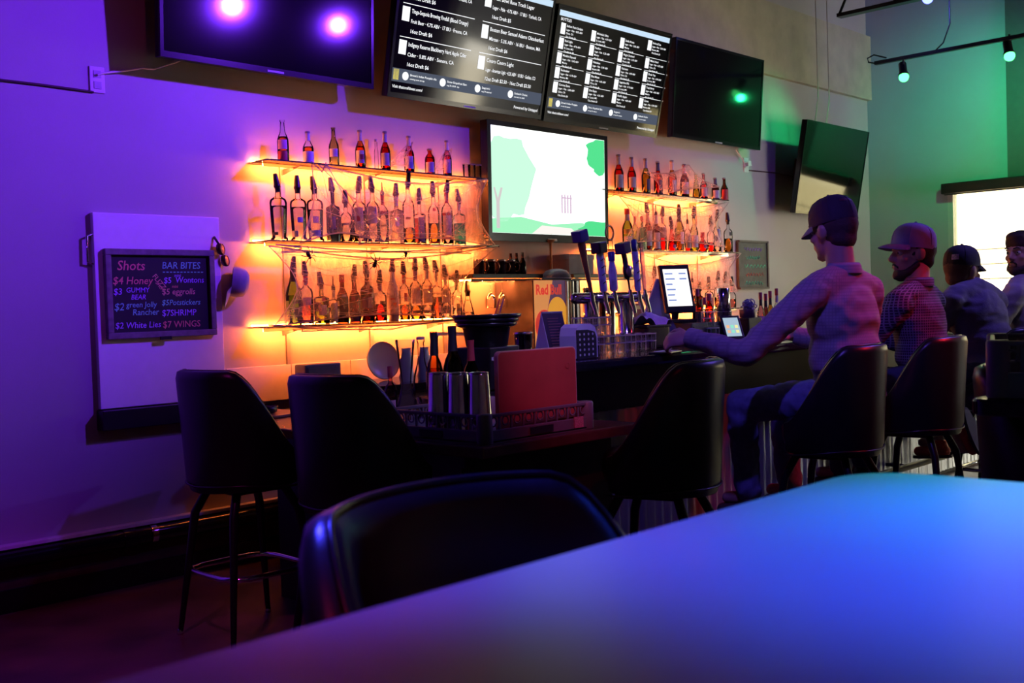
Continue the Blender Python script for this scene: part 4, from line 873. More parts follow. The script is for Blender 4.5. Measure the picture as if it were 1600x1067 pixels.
def handle(t, x, xm, profile, m_, tilt, tip=None, tipm=None, name='tap_handle', seg=12, sy=.6):
    T = Matrix.Translation((x - xm, -.076, .295)) @ Matrix.Rotation(tilt[0], 4, 'Y') @ Matrix.Rotation(tilt[1], 4, 'X')
    h = MB().lathe(profile, seg, M=T, sy=sy).build(name, m_, t)
    if tip == 'cube': MB().box(-.03, .03, -.03, .03, profile[-1][1], profile[-1][1] + .055, M=T, bev=.006).build('badge', tipm, h)
    if tip == 'disc': MB().lathe([(.0, -.012), (.030, -.012), (.034, 0), (.030, .012), (0, .012)], 18, M=T @ Matrix.Translation((0, 0, profile[-1][1] + .028)) @ Matrix.Rotation(math.pi / 2, 4, 'X') @ Matrix.Rotation(.5, 4, 'Y')).build('badge', tipm, h)
    return h, T
LAVW = mat('birch_handle', (.62, .58, .72), .35, var=.25, scale=30); WOODH = mat('amber_wood_handle', (.40, .14, .05), .25, var=.25); BLUEH = mat('blue_plastic', (.06, .06, .30), .25)
ta, xs, xm = tower('chrome beer tower with three tall handles, the left one', (905, 925, 941))
handle(ta, xs[0], xm, [(.010, 0), (.012, .02), (.020, .16), (.024, .235), (.020, .245)], WOODH, (-.26, 0), 'cube', BLUEH)
h, T = handle(ta, xs[1], xm, [(.020, 0), (.024, .01), (.024, .17), (.022, .185)], LAVW, (-.13, 0), 'cube', BLACK)
for i, (z, a) in enumerate(((.04, .2), (.08, -.3), (.115, .4), (.15, -.1))): MB().tube([T @ Vector((-.02, -.017, z)), T @ Vector((.0, -.020, z + .008)), T @ Vector((.02, -.016, z + .012 * a))], .0022, 4).build('branch_mark', BLACK, h)
h, T = handle(ta, xs[2], xm, [(.018, 0), (.026, .01), (.027, .10), (.018, .135), (.016, .15)], LAVW, (-.08, 0))
MB().lathe([(.017, .148), (.018, .19), (.010, .195)], 12, M=T).build('cap', BLUEH, h); MB().lathe([(.012, .195), (.012, .25)], 10, M=T).build('clear_neck', CLEAR, h)
MB().tube([T @ Vector((.0 + .03 * math.cos(a), 0, .285 + .035 * math.sin(a))) for a in [2 * math.pi * k / 20 for k in range(20)]], .005, 6, closed=True).build('gold_ring', mat('gold_ring', (.9, .7, .25), .25, .8), handle(ta, xs[1] + .012, xm, [(.006, .0), (.005, .2), (.004, .24)], LAVW, (-.13, .06))[0])
tb, xs, xm = tower('chrome beer tower with three tall handles, the right one', (966, 979, 989))
h, T = handle(tb, xs[0], xm, [(.006, 0), (.007, .06), (.022, .07), (.026, .10), (.022, .125), (.017, .13), (.018, .19)], BLACK, (-.22, 0), 'cube', mat('dark_badge', (.07, .05, .10), .2))
MB().lathe([(0, -.006), (.026, -.006), (.028, .0), (.024, .005), (0, .006)], 18, M=T @ Matrix.Translation((0, -.02, .10)) @ Matrix.Rotation(math.pi / 2, 4, 'X')).build('oval_badge', mat('badge_gilt', (.55, .38, .30), .25, .7), h)
h, T = handle(tb, xs[1], xm, [(.018, 0), (.022, .01), (.022, .19), (.020, .20)], LAVW, (-.10, 0), 'disc', BLUEH)
for i, z in enumerate((.05, .09, .14)): MB().tube([T @ Vector((-.018, -.016, z)), T @ Vector((.0, -.019, z + .01)), T @ Vector((.018, -.014, z + .004))], .0022, 4).build('branch_mark', BLACK, h)
handle(tb, xs[2], xm, [(.010, 0), (.013, .02), (.016, .2), (.010, .245)], glass('smoky_handle', (.75, .62, .72), alpha=.25), (-.08, 0))
# ------------------------------------------------------------------ rocks glasses on the bar
glass('glass_base', (.85, .86, .9), 1.9); RG = refr('rocks_glass', k=.22)
proto = None
def rocks(x, y, z, label):
    global proto
    if proto is None:
        t = thing('rocks_glass', label, 'glass', (x, y, z), group='rocks glasses stacked on the bar')
        MB().lathe([(0, 0), (.033, 0), (.035, .004), (.038, .085), (.0345, .085), (.0315, .016), (0, .014)], 18, cap=False).build('glass_wall', RG, t)
        MB().lathe([(.0375, .080), (.0388, .083), (.0388, .087), (.0365, .087)], 14, cap=False).build('rim', MATS['rim_highlight'], t)
        MB().lathe([(.0372, .046), (.0386, .049), (.0374, .052)], 14, cap=False).build('ring_highlight', MATS['rim_highlight'], t); proto = t  # pale ring painted on as a glint around the glass
        fl = MB()
        for k in range(9): a = 2 * math.pi * k / 9; c_, s_ = math.cos(a), math.sin(a); fl.tube([(.0348 * c_, .0348 * s_, .006), (.0378 * c_, .0378 * s_, .082)], .0011, 4)
        fl.build('facet_highlights', MATS['rim_highlight'], t)  # whitish strips stand in for highlights down the glass sides
    else:
        t = dup(proto); t.location = (x, y, z); t['label'] = label
gx0 = atY(915, 540, -1.83).x
for r_ in range(2):
    for i in range(7): rocks(gx0 + i * .079 + r_ * .02, -1.83 + r_ * .08, BZ + .001, ('front row rocks glass on the bar, ' if r_ == 0 else 'rear row rocks glass on the bar, ') + ORD[i] + ' from left')
for r_ in range(2):
    for i in range(2): rocks(gx0 + .038 + i * .155 * .6 + r_ * .02, -1.83 + r_ * .08, BZ + .0895, ('front ' if r_ == 0 else 'rear ') + ('left' if i == 0 else 'right') + ' rocks glass stacked on top of the row')
# ------------------------------------------------------------------ order terminal, cash drawer, towel, readers
PT = -1.52
p = atY(1055, 490, PT); zb = BZ + .001
t = thing('cash_drawer', 'dark grey cash drawer box on the bar below the order terminal', 'cash drawer', (atY(1074, 505, PT).x, PT, zb))
DG = mat('drawer_grey', (.035, .045, .04), .45)
MB().box(-.13, .15, -.12, .12, 0, .115, bev=.006).build('body', DG, t); MB().box(-.12, .14, -.127, -.12, .015, .095, bev=.003).build('drawer_front', DG, t); MB().lathe([(.008, 0), (.008, .006), (0, .006)], 12, M=Matrix.Translation((.0, -.127, .055)) @ Matrix.Rotation(math.pi / 2, 4, 'X')).build('lock', CHROME, t)
a = atY(1034, 420, PT); b_ = atY(1070, 418, PT); c_ = atY(1085, 492, PT)
SCRM = mat('terminal_screen', (.8, .78, .68), .3, emit=(1, .97, .85), estr=1.1)
t = thing('order_terminal', 'upright order terminal with glowing pale screen on a stand', 'terminal', (atY(1058, 470, PT).x, PT, BZ + .118), rot=(0, 0, math.radians(-22)))
T = Matrix.Translation((0, -.03, .055)) @ Matrix.Rotation(math.radians(-14), 4, 'X')
MB().box(-.095, .095, -.012, .012, 0, .27, M=T, bev=.005).build('tablet', BLACK, t)
MB().box(-.078, .078, -.0135, -.0115, .035, .245, M=T).build('screen', SCRM, t)
UI = emis('screen_blue_line', (.25, .35, .75), .9)
for i in range(6): MB().box(-.07, -.07 + [.05, .06, .04, .055, .045, .05][i], -.0145, -.0135, .215 - i * .03, .223 - i * .03, M=T).build('screen_line', UI, t)
for i in range(2): MB().box(.02, .065, -.0145, -.0135, .215 - i * .03, .223 - i * .03, M=T).build('screen_line', UI, t)
MB().prism([(-.10, 0), (.10, 0), (.02, .25), (-.02, .25)], .012, Matrix.Translation((-.075, .10, .0)) @ Matrix.Rotation(math.radians(12), 4, 'X')).build('back_leg', WHITEP, t)
MB().box(-.08, .08, -.07, .10, 0, .02, bev=.005).build('foot', BLACK, t); MB().tube([(0, .03, .015), (0, .0, .14)], .02, 10).build('stand', BLACK, t)
p = atY(1003, 505, -1.62)
t = thing('black_bin', 'black bar bin partly covered by a white towel', 'bin', (p.x + .06, -1.60, zb))
MB().box(-.10, .10, -.08, .08, 0, .115, bev=.015).build('body', BLACK, t); MB().box(-.105, .105, -.085, .085, .105, .118, bev=.004).build('rim', BLACK, t)
P = []
for i in range(17):
    r_ = []
    for j in range(9):
        u, v = i / 16, j / 8; x = -.10 + .30 * u; y = -.08 + .14 * v
        z = .128 + .022 * math.sin(7 * u + 2) * math.cos(5 * v) + .02 * math.sin(11 * u + 6 * v) - (.09 * max(0, (u - .62)) / .38) + .02 * math.sin(3 * v)
        r_.append(Vector((x, y, z)))
    P.append(r_)
tw = thing('bar_towel', 'crumpled white bar towel draped over the black bin', 'towel', (p.x + .06, -1.60, zb))
MB().grid(P).build('cloth', mat('towel_white', (.72, .70, .75), .9, bump=.25, bscale=120), tw)
p = atY(988, 470, -1.45)
t = thing('drink_carton', 'red drink carton with pale round mark behind the towel', 'carton', (p.x, -1.45, zb))
MB().box(-.05, .05, -.03, .03, 0, .23, bev=.003).build('box', mat('carton_red', (.45, .07, .04), .45), t); MB().lathe([(0, 0), (.03, 0), (.03, .001)], 20, M=face_wall(0, -.0302, .12)).build('printed_mark', LC['org'], t); MB().box(-.05, .05, -.0305, -.03, .20, .22).build('printed_band', LC['gld'], t)
# shakers, card reader, straw caddy, small bottles further along
def shaker(label, px, y, h, r, z=None, name='shaker_tin', up=True):
    p = atY(px, 500, y); t = thing(name, label, 'shaker', (p.x, y, z if z is not None else zb))
    pr = [(r * .70, 0), (r * .74, .004), (r, h - .004), (r * 1.03, h), (r * .97, h), (r * .93, h - .01), (r * .66, .01), (0, .01)]
    MB().lathe(pr, 22, cap=False).build('tin', STEEL, t); MB().lathe([(r * 1.0, h - .004), (r * 1.04, h), (r * 1.0, h + .003)], 22, cap=False).build('rolled_rim', CHROME, t)
    return t
s_ = shaker('tall shaker tin standing on the bar right of the terminal', 1131, -1.62, .17, .045)
MB().lathe([(.040, .17), (.042, .172), (.034, .30), (.031, .302), (0, .302)], 20).build('upper_tin', STEEL, s_)
for i, (px, y) in enumerate(((1100, -1.62), (1113, -1.66))):
    p = atY(px, 500, y); rocks(p.x, y, BZ + .001, ['left', 'right'][i] + ' cut glass tumbler beside the tall shaker tin'); 
p = atY(1107, 490, -1.64); rocks(p.x, -1.64, BZ + .0895, 'cut glass tumbler stacked on the pair beside the shaker tin')
p = atY(1148, 505, -1.72)
t = thing('card_reader', 'black card reader with a small coloured display tilted on the bar', 'card reader', (p.x, -1.72, zb), rot=(0, 0, math.radians(-30)))
T = Matrix.Rotation(math.radians(-28), 4, 'X')
MB().box(-.06, .06, -.012, .012, .004, .16, M=T, bev=.005).build('body', BLACK, t); MB().box(-.045, .045, -.014, -.012, .03, .145, M=T).build('display', emis('reader_screen', (.45, .6, .75), .9), t)
for i in range(6): MB().box(-.036 + (i % 3) * .026, -.018 + (i % 3) * .026, -.0155, -.014, .05 + (i // 3) * .03, .068 + (i // 3) * .03, M=T).build('display_icon', emis('icon_' + 'abc'[i % 3], ((.9, .5, .3), (.3, .8, .6), (.9, .85, .4))[i % 3], 1.0), t)
MB().tube([(0, .10, .004), (0, .055, .09)], .008, 8).build('rest', BLACK, t)
p = atY(1168, 490, -1.66)
t = thing('straw_caddy', 'black straw caddy topped with a tangle of purple curls', 'caddy', (p.x, -1.66, zb))
MB().box(-.07, .07, -.05, .05, 0, .13, bev=.008).build('caddy_body', BLACK, t); MB().lathe([(.04, .13), (.045, .135), (.048, .175), (.046, .178)], 18).build('cup', mat('brown_cup', (.12, .06, .08), .3), t)
cu = MB(); rd = random.Random(3)
for i in range(38):
    a = rd.uniform(0, 6.28); r0 = rd.uniform(0, .035); cx_ = Vector((r0 * math.cos(a), r0 * math.sin(a), .178 + rd.uniform(0, .04))); rr = rd.uniform(.01, .022); e = Euler((rd.uniform(0, 3), rd.uniform(0, 3), 0)).to_matrix()
    cu.tube([cx_ + e @ Vector((rr * math.cos(w_), rr * math.sin(w_), .004 * w_ * .5)) for w_ in [k * .8 for k in range(8)]], .003, 4)
o = cu.build('curled_straws', mat('straw_purple', (.18, .14, .42), .4), t); o['kind'] = 'stuff'
for i, (px, top, c_) in enumerate(((1188, 455, 'pnk'), (1196, 457, 'blk'), (1203, 453, 'org'), (1213, 449, 'lav'))):
    p = atY(px, top, -1.55); bottle('mixer_bottle', ['pink capped', 'black capped', 'orange', 'pale lavender'][i] + ' mixer bottle on the bar beside the straw caddy', 'mixer bottles beside the straw caddy', p.x, -1.55, zb, max(.12, p.z - BZ - .02), .022, 'wine', ['pink', 'brown', 'amber', 'clear'][i], 'b', .5, ((c_, .15, .5),), 'cork', 'blk' if i < 3 else 'lav')
# dark labelled bottles and jars behind the terminal along the inner bar edge
for i, (px, top, gl, lq) in enumerate(((1094, 455, 'brown', 'b'), (1105, 468, 'clear', 'r'), (1112, 462, 'red', 'r'))):
    p = atY(px, top, -1.46); bottle('mixer_bottle', ['dark square bottle with black label', 'small clear bottle of red mixer', 'red squeeze bottle'][i] + ' behind the stacked tumblers', 'mixer bottles behind the tumblers', p.x, -1.44, zb, max(.12, p.z - BZ), .028, ['square', 'liquor', 'stubby'][i], gl, lq, .6, (('blk', .1, .6),) if i == 0 else (), 'cork', None)
# pen and bar mat where the hand rests
p = atZ(1040, 552, BZ)
t = thing('bill_tray', 'small dark bill tray with a paper slip under the hand', 'tray', (p.x, p.y, BZ + .001), .3)
MB().box(-.09, .09, -.05, .05, 0, .008, bev=.003).build('tray', BLACK, t); MB().box(-.05, .075, -.035, .04, .008, .010).build('slip', PAPER, t)
# napkin holder and menu tent at the bar end
p = atY(905, 562, -1.95)
t = thing('napkin_holder', 'white napkin holder with perforated dark metal side on the bar end', 'napkin holder', (p.x, p.y, BZ + .001), math.radians(2))
hh = [(-.075, 0), (.075, 0), (.075, .10), (.06, .135), (.03, .15), (-.04, .15), (-.065, .135), (-.075, .10)]
MB().prism(hh, .09, Matrix.Translation((0, -.045, 0))).build('napkins', mat('napkin_white', (.74, .70, .76), .8, var=.04), t)
hs = [(-.075, 0), (.062, 0), (.062, .09), (.05, .115), (.0, .125), (-.075, .125)]
MB().prism(hs, .003, Matrix.Translation((0, -.050, 0))).build('metal_side', mat('dark_perforated', (.06, .06, .07), .35, .6), t)
hl = mat('hole_white', (.65, .62, .68), .7)
for i in range(4):
    for j in range(5): MB().lathe([(0, 0), (.0055, 0), (.0055, .001)], 8, M=face_wall(-.055 + i * .03, -.0505, .018 + j * .022)).build('perforation', hl, t)
MB().box(-.08, .08, -.055, .055, -.0005, .004).build('base_plate', STEEL, t)
p = atY(864, 545, -1.70)
t = thing('menu_tent', 'dark printed menu tent standing at the bar end', 'menu stand', (p.x, p.y, BZ + .001), math.radians(-4))
T = Matrix.Rotation(math.radians(-14), 4, 'X')
MB().box(-.065, .065, -.05, -.046, .0, .20, M=T, bev=.001).build('front_card', mat('menu_card', (.06, .03, .05), .4), t); MB().box(-.065, .065, .046, .05, .0, .20, M=Matrix.Rotation(math.radians(14), 4, 'X')).build('rear_card', WHITEP, t)
MB().prism([(-.055, 0), (.055, 0), (0, .20)], .004, Matrix.Translation((-.065, 0, 0)) @ Matrix.Rotation(math.pi / 2, 4, 'Z')).build('side_gusset', WHITEP, t)
pm = mat('menu_print', (.40, .16, .14), .6)
for i in range(11): MB().box(-.04, [.03, .035, .02, .04, .028, .036, .02, .033, .04, .025, .03][i], -.0512, -.05, .035 + i * .013, .039 + i * .013, M=T).build('print_line', pm, t)
# ------------------------------------------------------------------ low counter: rack, tins, board, bottles
RX0, RX1, RY0, RY1 = 2.55, 3.12, -2.40, -1.86
RZ = LZ + .001
RK = mat('rack_grey_plastic', (.17, .16, .19), .45)
def rack(label, loc, sx, sy, rotz=0.0, h=.10, tall=False):
    t = thing('glass_rack', label, 'rack', loc, rotz, group='plastic dish racks')
    b = MB(); th = .012
    hb = h * .45
    MB().box(-sx / 2, sx / 2, -sy / 2, sy / 2, 0, .008).build('floor_grid', RK, t)
    for nm, (a0, a1, b0, b1) in {'f': (-sx / 2, sx / 2, -sy / 2, -sy / 2 + th), 'b': (-sx / 2, sx / 2, sy / 2 - th, sy / 2), 'l': (-sx / 2, -sx / 2 + th, -sy / 2, sy / 2), 'r': (sx / 2 - th, sx / 2, -sy / 2, sy / 2)}.items():
        MB().box(a0, a1, b0, b1, 0, hb, bev=.003).build('side_wall', RK, t)
        MB().box(a0, a1, b0, b1, h - .012, h, bev=.003).build('top_rail', RK, t)
        n = 9
        for k in range(n + 1):
            u = k / n; lat = MB()
            if a1 - a0 > b1 - b0:
                x = a0 + .02 + (a1 - a0 - .04) * u; lat.box(x - .004, x + .004, b0 + .003, b1 - .003, hb, h - .01)
                if k < n: xm_ = x + (a1 - a0 - .04) / n / 2; lat.lathe([(.018, -.002), (.018, .002), (.013, .002), (.013, -.002), (.018, -.002)], 10, M=Matrix.Translation((xm_, (b0 + b1) / 2, (hb + h) / 2)) @ Matrix.Rotation(math.pi / 2, 4, 'X'), cap=False)
            else:
                y = b0 + .02 + (b1 - b0 - .04) * u; lat.box(a0 + .003, a1 - .003, y - .004, y + .004, hb, h - .01)
                if k < n: ym = y + (b1 - b0 - .04) / n / 2; lat.lathe([(.018, -.002), (.018, .002), (.013, .002), (.013, -.002), (.018, -.002)], 10, M=Matrix.Translation(((a0 + a1) / 2, ym, (hb + h) / 2)) @ Matrix.Rotation(math.pi / 2, 4, 'Y'), cap=False)
            lat.build('lattice_bar', RK, t)
    for (x, y) in ((-1, -1), (1, -1), (-1, 1), (1, 1)): MB().lathe([(.026, 0), (.028, .004), (.028, h - .004), (.024, h + .002), (0, h + .002)], 14, c=(x * (sx / 2 - .018), y * (sy / 2 - .018), 0)).build('corner_post', RK, t)
    MB().box(-.06, .06, -sy / 2 - .003, -sy / 2, .012, hb - .008).build('grip', mat('grip_dark', (.015, .013, .016), .6), t)
    MB().box(-sx / 2 - .003, -sx / 2, -.06, .06, .012, hb - .008).build('grip', MATS['grip_dark'], t)
    return t
t = rack('grey plastic dish rack holding shaker tins and a red board', ((RX0 + RX1) / 2, (RY0 + RY1) / 2, RZ), RX1 - RX0, RY1 - RY0)
MB().box(.175, .225, -(RY1 - RY0) / 2 - .0045, -(RY1 - RY0) / 2, .01, .05).build('pink_sticker', mat('sticker_pink', (.55, .2, .24), .6, var=.4, scale=200), t)
for i, (px, py, y) in enumerate(((686, 572, -2.12), (716, 578, -2.20), (748, 578, -2.27))):
    p = atY(px, 600, y); r = .045; h = .225
    t = thing('shaker_tin', 'upside-down steel shaker tin in the rack, ' + ORD[i] + ' from left', 'shaker', (p.x, y, RZ + .009), group='steel tins standing in the rack')
    MB().lathe([(.047, 0), (.048, .003), (.046, .006), (.036, h - .006), (.034, h), (0, h)], 24).build('tin', STEEL, t); MB().lathe([(.047, 0), (.0495, .003), (.047, .007)], 24, cap=False).build('rolled_rim', CHROME, t); MB().lathe([(.0345, h - .002), (.0365, h), (.034, h + .003), (.030, h + .001)], 24, cap=False).build('base_ring', CHROME, t)
a = atY(775, 640, -2.33); b_ = atY(897, 630, -2.33); top = atY(775, 548, -2.33)
t = thing('cutting_board', 'reddish cutting board standing upright in the rack', 'cutting board', ((a.x + b_.x) / 2, -2.345, RZ + .009))
hw_ = (b_.x - a.x) / 2; hb_ = top.z - RZ - .012
def rrect(w_, h0, h1, r, n=5):
    pts = []
    for (cx_, cz_, a0) in ((w_ - r, h0 + r, -90), (w_ - r, h1 - r, 0), (-w_ + r, h1 - r, 90), (-w_ + r, h0 + r, 180)):
        for k in range(n + 1): an = math.radians(a0 + 90 * k / n); pts.append((cx_ + r * math.cos(an), cz_ + r * math.sin(an)))
    return pts
MB().prism(rrect(hw_, 0, hb_, .02), .018).build('board', mat('board_edge', (.55, .36, .36), .5), t)
MB().prism(rrect(hw_ - .004, .004, hb_ - .004, .018), .001, Matrix.Translation((0, -.001, 0))).build('front_face', mat('red_board', (.42, .07, .055), .5, var=.12, scale=(8)), t)
MB().lathe([(.010, 0), (.012, 0), (.012, .0006), (.010, .0006)], 16, M=face_wall(hw_ - .05, -.0016, hb_ - .07), cap=False).build('hang_mark', mat('board_mark', (.35, .05, .04), .6), t)
# bottles behind the rack
def lowb(label, px, top, y, R, kind, gl, lq, lev, labels, capk, neck, name='wine_bottle'):
    p = atY(px, top, y); ch = {'cork': .013, 'crown': .006, None: 0, 'pour': .079}[capk]
    return bottle(name, label, None, p.x, y, RZ, p.z - RZ - ch, R, kind, gl, lq, lev, labels, capk, neck)
LQ['n'] = glass('liquid_night', (.10, .06, .14))
GL['winegreen'] = glass('dark_wine_glass', (.10, .14, .10)); GL['straw'] = glass('straw_glass', (.75, .45, .18))
lowb('pale wine bottle with black foil beside the decanter', 677, 518, -1.72, .036, 'wine', 'straw', 'o', .6, (), None, 'blk')
lowb('round-shouldered dark wine bottle with green neck behind the tins', 706, 509, -1.78, .042, 'wine', 'winegreen', 'n', .6, (('blk', .1, .4),), None, 'blk')
lowb('dark wine bottle with red foil left of the black tub', 735, 530, -1.82, .034, 'wine', 'winegreen', 'n', .6, (), None, 'red')
lowb('clear swing bottle right of the glass decanter', 657, 526, -1.70, .036, 'beer', 'clear', 'w', .3, (('gry', .10, .2),), 'crown', None, 'clear_bottle')
lowb('small sauce bottle with red cap left of the decanter', 609, 572, -1.75, .024, 'liquor', 'pink', 'p', .55, (('pnk', .2, .5),), 'cork', None, 'sauce_bottle')
p = atY(633, 540, -1.66)
t = thing('decanter', 'clear flared glass decanter on the low counter', 'decanter', (p.x, -1.66, RZ))
MB().lathe([(.045, 0), (.052, .02), (.050, .06), (.030, .12), (.019, .165), (.022, .20), (.040, p.z - RZ + .02), (.041, p.z - RZ + .024)], 22, cap=False).build('glass_wall', glass('decanter_glass', (.92, .93, .96), 1.32, alpha=.06, body=(.8, .8, .9)), t)
MB().lathe([(0, 0), (.045, 0), (.05, .012), (0, .014)], 20).build('thick_base', MATS['glass_base'], t)
for i, (px, py, y) in enumerate(((696, 520, -1.55), (720, 520, -1.60))):
    p = atY(px, py, y)
    t = thing('glass_jar', ['left', 'right'][i] + ' tall clear glass jar behind the dark wine bottles', 'jar', (p.x, y, RZ))
    MB().lathe([(.042, 0), (.044, .005), (.044, p.z - RZ - .03), (.040, p.z - RZ - .01), (.042, p.z - RZ)], 20, cap=False).build('glass_wall', CLEAR, t); MB().lathe([(.042, p.z - RZ - .012), (.046, p.z - RZ - .008), (.046, p.z - RZ), (.043, p.z - RZ + .002)], 20, cap=False).build('rim', MATS['rim_highlight'], t)
for i, (px, py) in enumerate(((636, 625), (652, 612), (648, 630))):
    p = atY(px, py, -1.70 - .04 * i)
    t = thing('cut_tumbler', 'cut glass tumbler lying on its side by the rack, ' + ORD[i] + ' of three', 'glass', (p.x, p.y, LZ + .038 + (.05 if i == 1 else 0)), rot=(math.radians(90), 0, math.radians(40 + i * 25)), group='cut glass tumblers lying by the rack')
    P = [[Vector(((r_ + .002 * (k % 2)) * math.cos(2 * math.pi * k / 16), (r_ + .002 * (k % 2)) * math.sin(2 * math.pi * k / 16), z)) for r_, z in ((.030, 0), (.034, .01), (.036, .08), (.033, .08), (.030, .012))] for k in range(16)]
    MB().grid(P, closed_u=True, smooth=False).build('glass_wall', RG, t); MB().lathe([(0, 0), (.03, 0), (.032, .01), (0, .012)], 16).build('thick_base', MATS['glass_base'], t)
# black tub with tray stack
p = atY(780, 560, -1.76)
t = thing('bar_tub', 'black bar tub with flared tray stack and faint white lettering', 'tub', (p.x - .07, -1.76, RZ), math.radians(10))
sx = .11
MB().box(-sx, sx, -.09, .09, 0, .12, bev=.008).build('base_box', BLACK, t)
MB().box(-sx, sx, -.09, .09, .125, .30, bev=.006).build('tub_box', BLACK, t)
text('MIDNIGHT VODKA', .022, mat('tub_print', (.85, .82, .88), .6), t, face_wall(-.100, -.0912, .245), 'lettering', bold=.0006, xs=.55); MB().box(-.085, -.035, -.0918, -.091, .229, .233).build('print_line', MATS['tub_print'], t)
MB().lathe([(.085, .30), (.088, .305), (.10, .375), (.108, .38)], 22).build('ice_bucket', BLACK, t)
for i in range(3): MB().lathe([(.112 + i * .010, .382 + i * .018), (.125 + i * .010, .386 + i * .018), (.132 + i * .009, .398 + i * .018), (.128 + i * .009, .399 + i * .018)], 24).build('tray', mat('tray_black', (.014, .014, .02), .25), t)
for i, (dx, c_) in enumerate(((.06, 'red'), (.09, 'pur'))): MB().tube([(dx, 0, .42), (dx + .03, -.01, .50)], .003, 5).build('straw', LC[c_], t)
p = atY(818, 545, -1.55)
t = thing('jigger_cup', 'small clear cup behind the black tub', 'cup', (p.x, -1.55, BZ + .001))
MB().lathe([(.038, 0), (.045, .11), (.043, .11), (.036, .01), (0, .008)], 18, cap=False).build('cup_wall', glass('cup_smoke', (.75, .72, .74), 1.6), t); MB().lathe([(.0445, .105), (.047, .11), (.0445, .115)], 18, cap=False).build('rim', CHROME, t)
# objects along the splash, left end
p = atY(497, 578, -.12)
t = thing('register_box', 'blue-grey box leaning by the white splash panel', 'box', (p.x, -.12, LZ + .001) if p.x < LC1 else (p.x, -.12, .901))
hz = p.z + .035 - (LZ if p.x < LC1 else .9)
MB().box(-.12, .12, -.05, .05, 0, hz, bev=.01).build('body', mat('box_bluegrey', (.16, .17, .30), .4), t); MB().box(-.10, .10, -.053, -.05, .01, hz - .02, bev=.002).build('front_cover', MATS['box_bluegrey'], t)
p = atY(606, 550, -.2)
t = thing('plate', 'round white plate standing against the back counter splash', 'plate', (p.x, -.16, .901), rot=(math.radians(80), 0, math.radians(-6)))
MB().lathe([(0, .004), (.07, .004), (.105, .016), (.11, .018), (.105, .010), (.07, 0), (0, 0)], 26, c=(0, .11, 0), cap=False).build('dish', mat('plate_white', (.8, .75, .8), .25, var=.02), t); MB().lathe([(.108, .015), (.112, .018), (.108, .021)], 26, c=(0, .11, 0), cap=False).build('rim', MATS['plate_white'], t)
for i, px in enumerate((640, 668)):
    p = atY(px, 545, -.45); t = thing('blue_bag', ['left', 'right'][i] + ' pale blue plastic pouch behind the decanter', 'bag', (p.x, -.42, .901))
    P = [[Vector(((.05 + .008 * math.sin(4 * v_ / 6 * 3)) * math.cos(a_) * (1 - .35 * (v_ / 6) ** 3), .02 * math.sin(a_) * (1 - .6 * (v_ / 6)), .17 * v_ / 6)) for v_ in range(7)] for a_ in [2 * math.pi * k / 16 for k in range(16)]]
    MB().grid(P, closed_u=True).build('pouch', mat('pouch_blue', (.35, .42, .62), .35), t); MB().box(-.03, .03, -.004, .004, .168, .185).build('seal_strip', MATS['pouch_blue'], t)
# tray and dish on the low counter, left
p = atZ(430, 645, LZ)
t = thing('serving_tray', 'orange-lit wooden tray lying on the low counter behind the stools', 'tray', (2.74, p.y + .0, RZ), .12)
MB().box(-.17, .20, -.24, .24, 0, .012, bev=.004).build('tray_board', mat('tray_wood', (.35, .16, .10), .3, var=.2), t); MB().box(-.17, -.155, -.24, .24, .012, .02, bev=.003).build('lip', MATS['tray_wood'], t)
t = thing('black_dish', 'small round black dish on the wooden tray', 'dish', (2.76, p.y - .10, RZ + .0125))
MB().lathe([(.05, 0), (.065, .006), (.07, .03), (.064, .032), (.055, .01), (0, .008)], 20).build('bowl', BLACK, t); MB().lathe([(.068, .028), (.072, .031), (.068, .034)], 20, cap=False).build('rim', BLACK, t)
